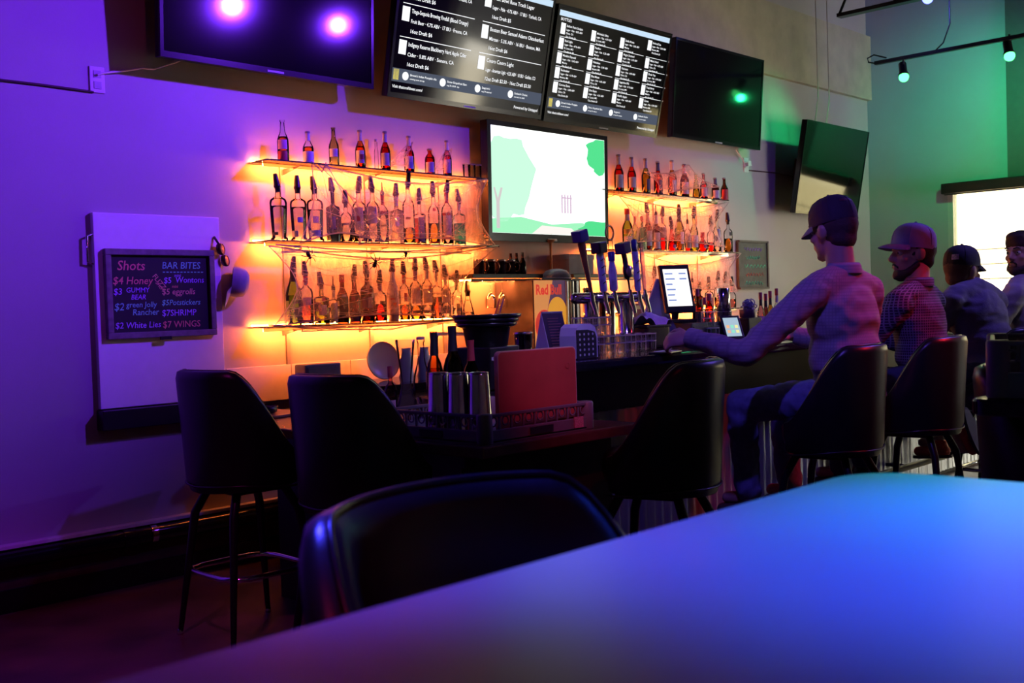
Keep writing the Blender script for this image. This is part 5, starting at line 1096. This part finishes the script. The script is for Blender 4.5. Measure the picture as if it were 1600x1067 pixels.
# ------------------------------------------------------------------ bar stools and tables
def stool(label, x, y, rz, first=[None]):
    if first[0]:
        t = dup(first[0]); t.location = (x, y, 0); t.rotation_euler = (0, 0, rz); t['label'] = label; return t
    t = thing('bar_stool', label, 'bar stool', (x, y, 0), rz, group='black barrel-back bar stools'); first[0] = t
    # seat cushion
    MB().lathe([(0, .63), (.17, .63), (.195, .645), (.205, .68), (.205, .72), (.19, .752), (.15, .765), (0, .768)], 28).build('seat', VINYL, t)
    # barrel back, facing +y ; swept around the rear
    n = 40; P = []; span_ = math.radians(118)
    for i in range(n + 1):
        th = -span_ + 2 * span_ * i / n; u = abs(th) / span_
        s_ = max(0, (u - .40) / .60); top = 1.085 - .31 * (s_ * s_ * (3 - 2 * s_)) - .02 * u * u
        bot = .60 + .02 * u
        row_ = []
        for (o_, zt) in ((.0, 0), (.012, .10), (.012, .5), (.014, .93), (.006, .985), (-.010, 1.0), (-.03, .985), (-.042, .93), (-.05, .5), (-.05, .1), (-.04, 0)):
            z = bot + (top - bot) * zt; flare = .225 + .028 * (z - .6) / .48
            rr = flare + o_
            a = -math.pi / 2 + th
            squeeze = 1.0 - .06 * max(0, math.cos(th)) ** 4
            row_.append(Vector((rr * math.cos(a), rr * squeeze * math.sin(a), z)))
        row_.append(row_[0]); P.append(row_)
    m = MB(); m.grid(P); m.add(P[0][:-1], [tuple(range(len(P[0]) - 1))]); m.add(P[-1][:-1], [tuple(range(len(P[0]) - 2, -1, -1))])
    bk = m.build('backrest', VINYL, t)
    MB().tube([(P[i][6] + P[i][5]) / 2 + Vector((0, 0, .003)) for i in range(n + 1)], .0045, 6).build('piping', VINYL, bk)
    MB().tube([P[i][1] + Vector((0, 0, -.02)) for i in range(n + 1)], .004, 6).build('piping', VINYL, bk)
    MB().box(-.12, .12, -.12, .12, .585, .628, bev=.01).build('swivel_plate', DARKMETAL, t)
    for sx in (-1, 1):
        for sy in (-1, 1):
            lg = MB().tube([(sx * .11, sy * .11, .595), (sx * .15, sy * .15, .5), (sx * .205, sy * .205, .02)], [.018, .018, .011], 10).build('leg', DARKMETAL, t)
            MB().lathe([(.012, 0), (.013, .004), (.012, .022), (.010, .024)], 10, c=(sx * .207, sy * .207, 0)).build('foot_tip', CHROME, lg)
    r_ = .19; pts = []
    for k in range(24):
        a = 2 * math.pi * k / 24; c, s_ = math.cos(a), math.sin(a); q = 1 / (abs(c) ** 5 + abs(s_) ** 5) ** .2; pts.append((r_ * q * c, r_ * q * s_, .27))
    MB().tube(pts, .011, 8, closed=True).build('foot_ring', CHROME, t)
    return t
FX = -math.pi / 2      # faces +X
stool('empty bar stool nearest the wall, left of its twin', 2.40, -1.16, FX - .02)
stool('empty bar stool beside the dish rack, second from the wall', 2.38, -1.97, FX + .04)
stool('empty bar stool at the raised bar, left of the seated man in cap', 3.22, -2.62, .30)
stool('bar stool carrying the man in the grey shirt', 4.43, -2.67, .10)
stool('bar stool carrying the man in the checked shirt', 5.32, -2.67, .06)
stool('bar stool carrying the man in the dark cap', 6.50, -2.66, 0)
stool('bar stool carrying the man at the right edge', 7.05, -2.62, 0)
stool('bar stool pushed under the foreground table', .835, -4.25, math.pi + .02)
# foreground table with rounded corner
TZ = 1.05
TBL = mat('table_laminate', (.26, .26, .28), .34, var=.05, scale=3, spec=.35)
def table(label, x0, x1, y0, y1, z, r, m_):
    t = thing('high_table', label, 'table', ((x0 + x1) / 2, (y0 + y1) / 2, 0)); hx, hy = (x1 - x0) / 2, (y1 - y0) / 2
    pts = []
    for (cx_, cy_, a0) in ((hx - r, -hy + r, -90), (hx - r, hy - r, 0), (-hx + r, hy - r, 90), (-hx + r, -hy + r, 180)):
        for k in range(9): an = math.radians(a0 + 90 * k / 8); pts.append((cx_ + r * math.cos(an), cy_ + r * math.sin(an)))
    n = len(pts); m = MB(); rings = []
    for (ins, zz) in ((.006, z - .04), (0, z - .036), (0, z - .006), (.002, z - .002), (.006, z)):
        rings.append([Vector((px_ * (1 - ins / hx), py_ * (1 - ins / hy), zz)) for px_, py_ in pts])
    for a_, b_ in zip(rings, rings[1:]): m.add(a_ + b_, [(i, (i + 1) % n, n + (i + 1) % n, n + i) for i in range(n)], True)
    m.add(rings[-1], [tuple(range(n))]); m.add(rings[0], [tuple(range(n))[::-1]])
    m.build('table_top', m_, t)
    MB().tube([(0, 0, .03), (0, 0, z - .045)], .04, 16).build('column', DARKMETAL, t)
    MB().lathe([(.28, 0), (.28, .012), (.05, .035), (.04, .05)], 28).build('base_plate', DARKMETAL, t)
    MB().box(-.16, .16, -.16, .16, z - .055, z - .041).build('top_plate', DARKMETAL, t)
    return t
table('foreground high table glowing blue under the lamps', -.62, 1.425, -5.25, -4.30, TZ, .09, TBL)
# second table with a rack, right edge
table('dark high table at the right edge carrying a dish rack', 2.64, 4.2, -5.2, -3.97, 1.035, .05, BARM)
rack('grey plastic dish rack on the dark table at the right edge', (2.985, -4.17, 1.0365), .5, .5, math.radians(20), h=.137)
stool('bar stool with colourful rim reflections beside the right dish rack', 3.25, -4.03, math.pi - .1)
# ------------------------------------------------------------------ people
from mathutils import noise as mnoise
def remesh(prims, voxel, smooth=3, wrinkle=0.0, wscale=(9, 9, 22), seed=0):
    m = MB()
    for pr in prims:
        if pr[0] == 'ell':
            _, c, r, *rot = pr; m.ball(c, r, 20, 14, Euler(rot[0]).to_matrix() if rot else None)
        else:
            _, pts, rad = pr
            pts = [Vector(p) for p in pts]; rads = list(rad)
            # resample the limb and close it with balls so that it stays one solid
            for (a, b), (ra, rb) in zip(zip(pts, pts[1:]), zip(rads, rads[1:])):
                n = max(2, int((b - a).length / .02))
                m.tube([a + (b - a) * k / n for k in range(n + 1)], [ra + (rb - ra) * k / n for k in range(n + 1)], 16)
            for p, r in zip(pts, rads): m.ball(p, r, 16, 10)
    me = m.mesh('tmp', BLACK); o = bpy.data.objects.new('tmp', me); COL.objects.link(o)
    rm = o.modifiers.new('r', 'REMESH'); rm.mode = 'VOXEL'; rm.voxel_size = voxel
    out = bpy.data.meshes.new_from_object(o.evaluated_get(bpy.context.evaluated_depsgraph_get()))
    bpy.data.objects.remove(o); bpy.data.meshes.remove(me)
    bm = bmesh.new(); bm.from_mesh(out)
    for _ in range(smooth): bmesh.ops.smooth_vert(bm, verts=bm.verts, factor=.5, use_axis_x=True, use_axis_y=True, use_axis_z=True)
    if wrinkle:
        bm.normal_update()
        for v in bm.verts:
            q = Vector((v.co.x * wscale[0], v.co.y * wscale[1], v.co.z * wscale[2])) + Vector((seed, 0, seed))
            q += Vector((mnoise.noise(v.co * 5), mnoise.noise(v.co * 5 + Vector((7, 0, 0))), 0)) * 2
            v.co += v.normal * (wrinkle * (mnoise.noise(q) + .4 * mnoise.noise(q * 2.1)))
    for f_ in bm.faces: f_.smooth = True
    bm.to_mesh(out); bm.free(); return out
def put(name, me, m_, parent=None):
    me.name = name; me.materials.clear(); me.materials.append(m_); return link(name, me, parent)
def xf(M, prims):
    """move primitive list by matrix M (rigid)"""
    q = M.to_euler(); out = []
    for pr in prims:
        if pr[0] == 'ell':
            rot = (M.to_3x3() @ (Euler(pr[3]).to_matrix() if len(pr) > 3 else Matrix.Identity(3))).to_euler()
            out.append(('ell', M @ Vector(pr[1]), pr[2], rot))
        else: out.append(('cap', [M @ Vector(p) for p in pr[1]], pr[2]))
    return out
HEAD = [('ell', (0, -.008, .035), (.076, .096, .095)), ('ell', (0, .020, -.035), (.060, .074, .085)), ('ell', (0, .062, -.098), (.026, .026, .020)), ('ell', (0, .080, .024), (.052, .018, .012)),
        ('cap', [(0, .094, .012), (0, .112, -.022)], [.009, .014]), ('ell', (-.012, .100, -.030), (.009, .010, .008)), ('ell', (.012, .100, -.030), (.009, .010, .008)), ('ell', (0, .090, -.054), (.024, .011, .006)), ('ell', (0, .088, -.066), (.021, .011, .007)),
        ('ell', (-.040, .062, -.022), (.022, .020, .020)), ('ell', (.040, .062, -.022), (.022, .020, .020)), ('ell', (-.079, -.006, -.002), (.010, .022, .033), (0, -.2, 0)), ('ell', (.079, -.006, -.002), (.010, .022, .033), (0, .2, 0))]
def hand_prims(wr, d, up, side, curl, scl=1.0):
    """wr wrist, d pointing along the hand, up = back of the hand, side = thumb side; five separate fingers"""
    d = Vector(d).normalized(); up = (Vector(up) - d * Vector(up).dot(d)).normalized(); sd = d.cross(up).normalized()
    if sd.dot(Vector(side)) < 0: sd = -sd
    wr = Vector(wr); out = []
    pc = wr + d * .048; M3 = Matrix((sd, d, up)).transposed(); out.append(('ell', pc, (.040, .050, .018), M3.to_euler()))
    out.append(('cap', [wr - d * .03, wr + d * .02], [.026, .024]))
    for k, (off, L, a) in enumerate(((.030, .070, .10), (.010, .080, .02), (-.011, .075, -.05), (-.031, .058, -.14))):
        p = wr + d * (.088 - abs(off) * .2) + sd * off; dd = (d + sd * a).normalized(); pts = [p - dd * .02, p]; ang = 0
        for seg, f_ in ((.45, .8), (.32, 1.0), (.23, .7)):
            ang += curl * f_; p = p + (dd * math.cos(ang) - up * math.sin(ang)) * L * seg; pts.append(p)
        out.append(('cap', pts, [.0095, .0095, .0088, .0082, .0072]))
    p = wr + d * .025 + sd * .030; t1 = p + (d * .6 + sd * .75 - up * .15).normalized() * .035; t2 = t1 + (d * .95 + sd * .1 - up * .35).normalized() * .030; t3 = t2 + (d * .9 - sd * .25 - up * .4).normalized() * .022
    out.append(('cap', [p, t1, t2, t3], [.0125, .011, .0098, .008]))
    if scl != 1.0:
        out = [('ell', wr + (Vector(q[1]) - wr) * scl, tuple(x * scl * (1.25 if i == 2 else 1) for i, x in enumerate(q[2])), *q[3:]) if q[0] == 'ell' else ('cap', [wr + (Vector(v) - wr) * scl for v in q[1]], [x * scl for x in q[2]]) for q in out]
    return out
SKIN = mat('skin', (.50, .29, .21), .5, var=.08, scale=14, spec=.4)
EYEW = mat('eye_white', (.7, .68, .66), .25); IRIS = mat('iris_dark', (.05, .03, .02), .2)
def check_mat(name, c1, c2, s):
    if name in MATS: return MATS[name]
    m, nt, out = _nodes(name); b = nt.nodes.new('ShaderNodeBsdfPrincipled'); nt.links.new(b.outputs[0], out.inputs[0]); b.inputs['Roughness'].default_value = .85
    tc = nt.nodes.new('ShaderNodeTexCoord'); sp_ = nt.nodes.new('ShaderNodeSeparateXYZ'); nt.links.new(tc.outputs['Object'], sp_.inputs[0])
    at2 = nt.nodes.new('ShaderNodeMath'); at2.operation = 'ARCTAN2'; nt.links.new(sp_.outputs[0], at2.inputs[0]); nt.links.new(sp_.outputs[1], at2.inputs[1])
    add = nt.nodes.new('ShaderNodeMath'); add.operation = 'MULTIPLY'; add.inputs[1].default_value = .19; nt.links.new(at2.outputs[0], add.inputs[0])
    waves = []
    for src in (add.outputs[0], sp_.outputs[2]):
        mu = nt.nodes.new('ShaderNodeMath'); mu.operation = 'MULTIPLY'; mu.inputs[1].default_value = s; nt.links.new(src, mu.inputs[0])
        fr = nt.nodes.new('ShaderNodeMath'); fr.operation = 'FRACT'; nt.links.new(mu.outputs[0], fr.inputs[0])
        gt = nt.nodes.new('ShaderNodeMath'); gt.operation = 'GREATER_THAN'; gt.inputs[1].default_value = .70; nt.links.new(fr.outputs[0], gt.inputs[0]); waves.append(gt.outputs[0])
    mxm = nt.nodes.new('ShaderNodeMath'); mxm.operation = 'MAXIMUM'; nt.links.new(waves[0], mxm.inputs[0]); nt.links.new(waves[1], mxm.inputs[1])
    mc = nt.nodes.new('ShaderNodeMix'); mc.data_type = 'RGBA'; mc.inputs[6].default_value = (*c1, 1); mc.inputs[7].default_value = (*c2, 1); nt.links.new(mxm.outputs[0], mc.inputs[0]); nt.links.new(mc.outputs[2], b.inputs['Base Color'])
    MATS[name] = m; return m
def person(label, loc, yaw, headpos, headrot, shoulders, arms, legs, shirt_m, pants_m, hair_m, cap=None, beard=None, sleeve=1.0, shoe_m=None, lean=(0, 0), girth=1.0, collar=True, hairtop=False, headscale=1.08, shorts=False):
    """everything in the person's own frame: facing +Y, feet below, floor at z=0"""
    HM = Matrix.Translation(headpos) @ Euler(headrot, 'ZYX').to_matrix().to_4x4() @ Matrix.Scale(headscale, 4)
    def hs(prims): return [(p[0], p[1], tuple(x * headscale for x in p[2]), *p[3:]) if p[0] == 'ell' else (p[0], p[1], [x * headscale for x in p[2]]) for p in prims]
    HR = Matrix.Translation(headpos) @ Euler(headrot, 'ZYX').to_matrix().to_4x4()
    def hx(prims):
        out = []
        for p in prims:
            if p[0] == 'ell': out.append(('ell', HM @ Vector(p[1]), tuple(x * headscale for x in p[2]), (HR.to_3x3() @ (Euler(p[3]).to_matrix() if len(p) > 3 else Matrix.Identity(3))).to_euler()))
            else: out.append(('cap', [HM @ Vector(q) for q in p[1]], [x * headscale for x in p[2]]))
        return out
    sl, sr = Vector(shoulders[0]), Vector(shoulders[1]); sm = (sl + sr) / 2; pel = Vector((0, -.01, .87))
    ch = pel.lerp(sm, .70); be = pel.lerp(sm, .33); sw = (sr - sl).normalized()
    ang = (Vector(headpos) - Vector((0, 0, .12)) - sm)
    neck_top = HM @ Vector((0, -.025, -.05)); tilt = math.atan2(sm.y - pel.y, sm.z - pel.z)
    def torso(k): 
        g = girth; rx = (-tilt, 0, math.atan2(sw.y, sw.x))
        return [('ell', pel, (.165 * g + k, .125 * g + k, .12 + k)), ('ell', be, (.162 * g + k * 1.6, .122 * g + k * 1.6, .18 + k), rx), ('ell', ch, (.178 * g + k, .118 * g + k, .19 + k), rx), ('cap', [sl - sw * -.03, sm + Vector((0, -.01, .045)), sr - sw * .03], [.066 + k, .07 + k, .066 + k])]
    body = hx(HEAD) + torso(-.012) + [('cap', [neck_top, sm + Vector((0, -.005, .05))], [.056 * headscale, .062 * headscale])]
    for a in arms:
        body.append(('cap', [a['s'], a['e'], a['w']], [.048, .040, .027])); body += hand_prims(a['w'], a['d'], a['up'], a['side'], a['curl'], a.get('k', 1.0))
    for l in legs:
        body.append(('cap', [l['h'], l['k'], l['a']], [.072, .052, .036])); body.append(('cap', [l['a'], Vector(l['a']) + Vector(l['t']) * .12], [.034, .030]))
    root = put('person', remesh(body, .0075, 3), SKIN); root.location = loc; root.rotation_euler = (0, 0, yaw); tag(root, label, 'person', 'people seated at the bar')
    for sx in (-1, 1):
        e = MB().ball(HM @ Vector((sx * .031, .077, .008)), .0125 * headscale, 12, 8).build('eye', EYEW, root)
        MB().ball(HM @ Vector((sx * .031, .0845, .008)), .0066 * headscale, 10, 6).build('iris', IRIS, e)
    # hair
    hp = [('ell', (0, -.020, .030), (.0815, .095, .090)), ('ell', (0, -.050, -.030), (.066, .050, .050))]
    if hairtop: hp += [('ell', (0, -.002, .066), (.0825, .096, .074)), ('ell', (0, .052, .098), (.058, .045, .034))]
    put('hair', remesh(hx(hp), .008, 3, .002, (60, 60, 60)), hair_m, root)
    for sx in (-1, 1):
        put('eyebrow', remesh(hx([('cap', [(sx * .014, .100, .030), (sx * .034, .096, .036), (sx * .05, .082, .030)], [.004, .005, .003])]), .0035, 1), hair_m, root)
    if beard:
        put('beard', remesh(hx([('ell', (0, .060, -.095), (.040, .038, .034)), ('cap', [(-.062, .005, -.045), (-.045, .045, -.085), (0, .078, -.100), (.045, .045, -.085), (.062, .005, -.045)], [.014, .020, .024, .020, .014]), ('cap', [(-.026, .088, -.060), (0, .097, -.044), (.026, .088, -.060)], [.007, .007, .007])]), .007, 2, .002, (50, 50, 50)), beard, root)
    # shirt
    sh = torso(.008)
    for a in arms:
        s_, e_, w_ = Vector(a['s']), Vector(a['e']), Vector(a['w'])
        if sleeve >= 1: sh.append(('cap', [s_, s_.lerp(e_, .5), e_, e_.lerp(w_, .55), w_.lerp(e_, .06)], [.074, .068, .060, .052, .044]))
        else: sh.append(('cap', [s_, s_.lerp(e_, .75)], [.076, .074]))
    so = put('shirt', remesh(sh, .010, 5, .0075, (7, 7, 21), loc[0]), shirt_m, root)
    if collar:
        up = (neck_top - sm).normalized(); c0 = sm + Vector((0, -.002, .075)); sd_ = Vector((1, 0, 0)); fw = up.cross(sd_).normalized() * -1
        P = []
        for k in range(25):
            a = math.radians(-100 + 200 * k / 24) - math.pi / 2; r1 = Vector((math.cos(a) * .078, math.sin(a) * .082, 0))
            P.append([c0 + r1 * 1.12 + up * -.012, c0 + r1 * 1.10 + up * .022, c0 + r1 * .99 + up * .036, c0 + r1 * .95 + up * .03, c0 + r1 * .97 + up * -.012])
        MB().grid(P).build('collar', shirt_m, so)
        for a in arms:
            if sleeve >= 1:
                w_, e_ = Vector(a['w']), Vector(a['e']); dd = (w_ - e_).normalized(); MB().tube([w_.lerp(e_, .20), w_.lerp(e_, .14), w_.lerp(e_, .0), w_ + dd * .012], [.047, .0475, .0455, .044], 18, cap=False).build('cuff', shirt_m, so)
    # trousers, shoes
    pt = [('ell', pel + Vector((0, 0, -.02)), (.178 * girth, .142 * girth, .095))]
    for l in legs:
        h_, k_, a_ = Vector(l['h']), Vector(l['k']), Vector(l['a'])
        if shorts: pt.append(('cap', [h_, k_], [.098, .078]))
        else: pt.append(('cap', [h_, h_.lerp(k_, .6), k_, k_.lerp(a_, .5), k_.lerp(a_, .93)], [.098, .086, .072, .066, .060]))
    put('jeans', remesh(pt, .012, 4, .010, (14, 14, 14), loc[0] + 3), pants_m, root)
    for l in legs:
        a_ = Vector(l['a']); t_ = Vector(l['t']).normalized(); dn = Vector(l.get('dn', (0, 0, -1))).normalized(); ht = a_ + dn * .055
        s_ = put('shoe', remesh([('cap', [a_ + dn * .01, ht - t_ * .02], [.046, .040]), ('cap', [ht - t_ * .03, ht + t_ * .08, ht + t_ * .15], [.038, .040, .032])], .009, 3), shoe_m or BLACK, root)
        sd_ = t_.cross(dn).normalized(); P = []
        for k in range(20):
            a = 2 * math.pi * k / 20; o_ = ht + t_ * (.055 + .135 * math.cos(a)) + sd_ * (.044 * math.sin(a)); P.append([o_ + dn * .026, o_ + dn * .044])
        mm = MB().grid(P, closed_u=True); mm.add([p[1] for p in P], [tuple(range(20))]); mm.add([p[0] for p in P], [tuple(range(20))[::-1]]); mm.build('sole', mat('sole_rubber', (.06, .05, .05), .6), s_)
    if cap:
        cm, bm_, emb = cap['m'], cap.get('bm', cap['m']), cap.get('emb')
        CM = HM @ Matrix.Translation((0, -.004, .048)) @ Matrix.Rotation(cap.get('tilt', -.12), 4, 'X') @ Matrix.Rotation(cap.get('rz', 0), 4, 'Z')
        prof = [(1.0, -.018), (1.02, 0), (1.0, .03), (.93, .058), (.76, .082), (.48, .098), (.2, .105), (0, .106)]
        m = MB(); seg = 30
        P = [[CM @ Vector((.087 * r_ * math.cos(2 * math.pi * k / seg), .107 * r_ * math.sin(2 * math.pi * k / seg), z)) for r_, z in prof] for k in range(seg)]
        m.grid(P, closed_u=True); co = m.build('cap_crown', cm, root)
        B = []
        for i in range(17):
            a = math.radians(90 - 62 + 124 * i / 16); e_ = math.sin(math.radians(180 * i / 16)) ** .6; rowt = []
            for u, dz in ((0, .002), (.35, .004), (.7, 0), (1.0, -.006), (1.0, -.010), (.5, -.001), (0, -.003)):
                rr = 1.0 + u * .62 * e_; x_ = .087 * math.cos(a) * (1 + u * .12 * e_); y_ = .107 * math.sin(a) * rr
                rowt.append(CM @ Vector((x_, y_, -.008 + dz - 2.6 * x_ * x_ * u - .012 * u * e_)))
            rowt.append(rowt[0]); B.append(rowt)
        MB().grid(B).build('cap_brim', bm_, root)
        MB().ball(CM @ Vector((0, 0, .106)), .008, 10, 6).build('cap_button', cm, co)
        for k in range(6):
            a = 2 * math.pi * k / 6 + .5; MB().tube([CM @ Vector((.0878 * r_ * math.cos(a), .108 * r_ * math.sin(a), z)) for r_, z in prof[1:7]], .0014, 4, cap=False).build('cap_seam', cm, co)
        if emb:
            a0, zz, w_, h_, m2_ = emb; R_ = []
            for i in range(7):
                a = math.radians(a0 - w_ / 2 + w_ * i / 6); R_.append([CM @ Vector((.087 * 1.012 * math.cos(a) * k_, .107 * 1.012 * math.sin(a) * k_, z_)) for z_, k_ in [(z1, rad_at([(r_, q_) for r_, q_ in prof], z1)) for z1 in (zz, zz + h_ / 2, zz + h_)]])
            MB().grid(R_).build('cap_emblem', m2_, co)
    return root
DENIM = mat('denim_blue', (.16, .20, .34), .8, var=.2, scale=40, bump=.15, bscale=200); DENIMD = mat('denim_dark', (.05, .06, .12), .8, var=.2, bump=.15)
HAIRD = mat('dark_hair', (.025, .016, .014), .7, bump=.3, bscale=200); HAIRB = mat('brown_hair', (.07, .04, .03), .75, bump=.3, bscale=200)
S1 = check_mat('grey_shirt_weave', (.35, .32, .34), (.28, .26, .29), 70); S2 = check_mat('dark_gingham', (.03, .025, .05), (.20, .18, .26), 72); S3 = mat('grey_tee', (.16, .15, .20), .9, bump=.2, bscale=150); S4 = mat('pale_tee', (.36, .34, .42), .9, bump=.2)
def L(loc, yaw, w):   # world point -> person frame
    d = Vector(w) - Vector(loc); c, s_ = math.cos(-yaw), math.sin(-yaw); return Vector((d.x * c - d.y * s_, d.x * s_ + d.y * c, d.z))
# man in the grey shirt
loc = (4.55, -2.69, 0); yw = -.12
hand_ = Vector((3.98, -2.16, 1.115)); elb = Vector((4.03, -2.50, 1.06))
person('man in grey button shirt, jeans and dark cap, left arm on the bar', loc, yw, (.0, .045, 1.585), (-.05, 0, -.12), [(-.185, .02, 1.335), (.185, .0, 1.33)],
    [dict(s=(-.20, .02, 1.315), e=L(loc, yw, elb), w=L(loc, yw, hand_ + Vector((.03, -.075, .016))), d=(-.55, .85, -.08), up=(-.62, -.35, .70), side=(.8, .4, .7), curl=1.0, k=1.12),
     dict(s=(.20, .0, 1.315), e=(.27, .10, 1.03), w=(.12, .34, 1.11), d=(-.5, .9, -.05), up=(0, 0, 1), side=(-1, 0, 0), curl=.5)],
    [dict(h=(-.10, .02, .84), k=(-.19, .44, .80), a=(-.17, .42, .36), t=(-.1, 1, -.1)), dict(h=(.10, .02, .84), k=(.13, .44, .80), a=(.12, .40, .36), t=(.1, 1, -.1))],
    S1, DENIM, HAIRB, cap=dict(m=mat('dark_cap_cloth', (.035, .025, .035), .8, bump=.15), bm=mat('blue_brim', (.10, .10, .22), .7), emb=(270, .055, 60, .012, mat('cap_strap', (.10, .02, .03), .6)), tilt=-.18), girth=1.08, shoe_m=mat('brown_boot', (.06, .035, .025), .6))
# man in the checked shirt
loc = (5.52, -2.64, 0); yw = .05
person('bearded man in checked shirt and pale blue cap looking left', loc, yw, (.03, .06, 1.50), (.02, 0, .80), [(-.185, .05, 1.27), (.185, .03, 1.27)],
    [dict(s=(-.20, .05, 1.25), e=(-.26, .22, 1.02), w=(-.12, .44, 1.10), d=(.4, .9, -.05), up=(0, 0, 1), side=(1, 0, 0), curl=.5), dict(s=(.20, .03, 1.25), e=(.28, .20, 1.02), w=(.14, .44, 1.11), d=(-.4, .9, -.05), up=(0, 0, 1), side=(-1, 0, 0), curl=.5)],
    [dict(h=(-.10, .02, .84), k=(-.15, .44, .80), a=(-.14, .40, .36), t=(0, 1, -.1)), dict(h=(.10, .02, .84), k=(.14, .44, .80), a=(.13, .40, .36), t=(0, 1, -.1))],
    S2, DENIMD, HAIRD, cap=dict(m=mat('pale_blue_cap', (.26, .27, .50), .8, bump=.15), tilt=.10), beard=HAIRD, shoe_m=BLACK)
# man in the black cap, hunched, turned away to the right
loc = (6.56, -2.58, 0); yw = -.15
sh_ = L(loc, yw, (5.98, -2.70, .44))
person('hunched man in grey tee and black cap facing right', loc, yw, (-.02, .14, 1.415), (-.05, .05, -1.75), [(-.21, .10, 1.27), (.22, .08, 1.26)],
    [dict(s=(-.225, .10, 1.24), e=(-.29, .22, 1.02), w=(-.12, .44, 1.11), d=(.4, .9, -.05), up=(0, 0, 1), side=(1, 0, 0), curl=.5), dict(s=(.235, .08, 1.23), e=(.33, .20, 1.02), w=(.16, .44, 1.11), d=(-.4, .9, -.05), up=(0, 0, 1), side=(-1, 0, 0), curl=.5)],
    [dict(h=(-.10, .02, .84), k=(-.17, .40, .74), a=sh_ + Vector((0, .10, .12)), t=(0, -.35, -1), dn=(0, -1, .35)), dict(h=(.10, .02, .84), k=(.14, .44, .80), a=(.13, .40, .36), t=(0, 1, -.1))],
    S3, mat('dark_shorts', (.03, .03, .045), .85), HAIRB, cap=dict(m=mat('black_cap_cloth', (.014, .013, .02), .8, bump=.15), emb=(296, .012, 24, .03, mat('emblem_pink', (.6, .42, .55), .6, var=.5, scale=120)), tilt=-.05), collar=False, sleeve=.5, girth=1.15, shoe_m=mat('red_sneaker', (.75, .10, .05), .5), shorts=True)
# man at the right edge
loc = (7.16, -2.60, 0); yw = .1
person('dark-haired bearded man in pale tee at the right edge', loc, yw, (-.03, .02, 1.525), (0, 0, 1.25), [(-.20, .02, 1.30), (.20, .0, 1.30)],
    [dict(s=(-.215, .02, 1.27), e=(-.28, .16, 1.03), w=(-.14, .42, 1.11), d=(.4, .9, -.05), up=(0, 0, 1), side=(1, 0, 0), curl=.5), dict(s=(.215, .0, 1.27), e=(.30, .14, 1.03), w=(.16, .42, 1.11), d=(-.4, .9, -.05), up=(0, 0, 1), side=(-1, 0, 0), curl=.5)],
    [dict(h=(-.10, .02, .84), k=(-.15, .44, .80), a=(-.14, .40, .36), t=(0, 1, -.1)), dict(h=(.10, .02, .84), k=(.14, .44, .80), a=(.13, .40, .36), t=(0, 1, -.1))],
    S4, DENIMD, HAIRD, beard=HAIRD, collar=False, sleeve=.5, hairtop=True, shoe_m=BLACK)
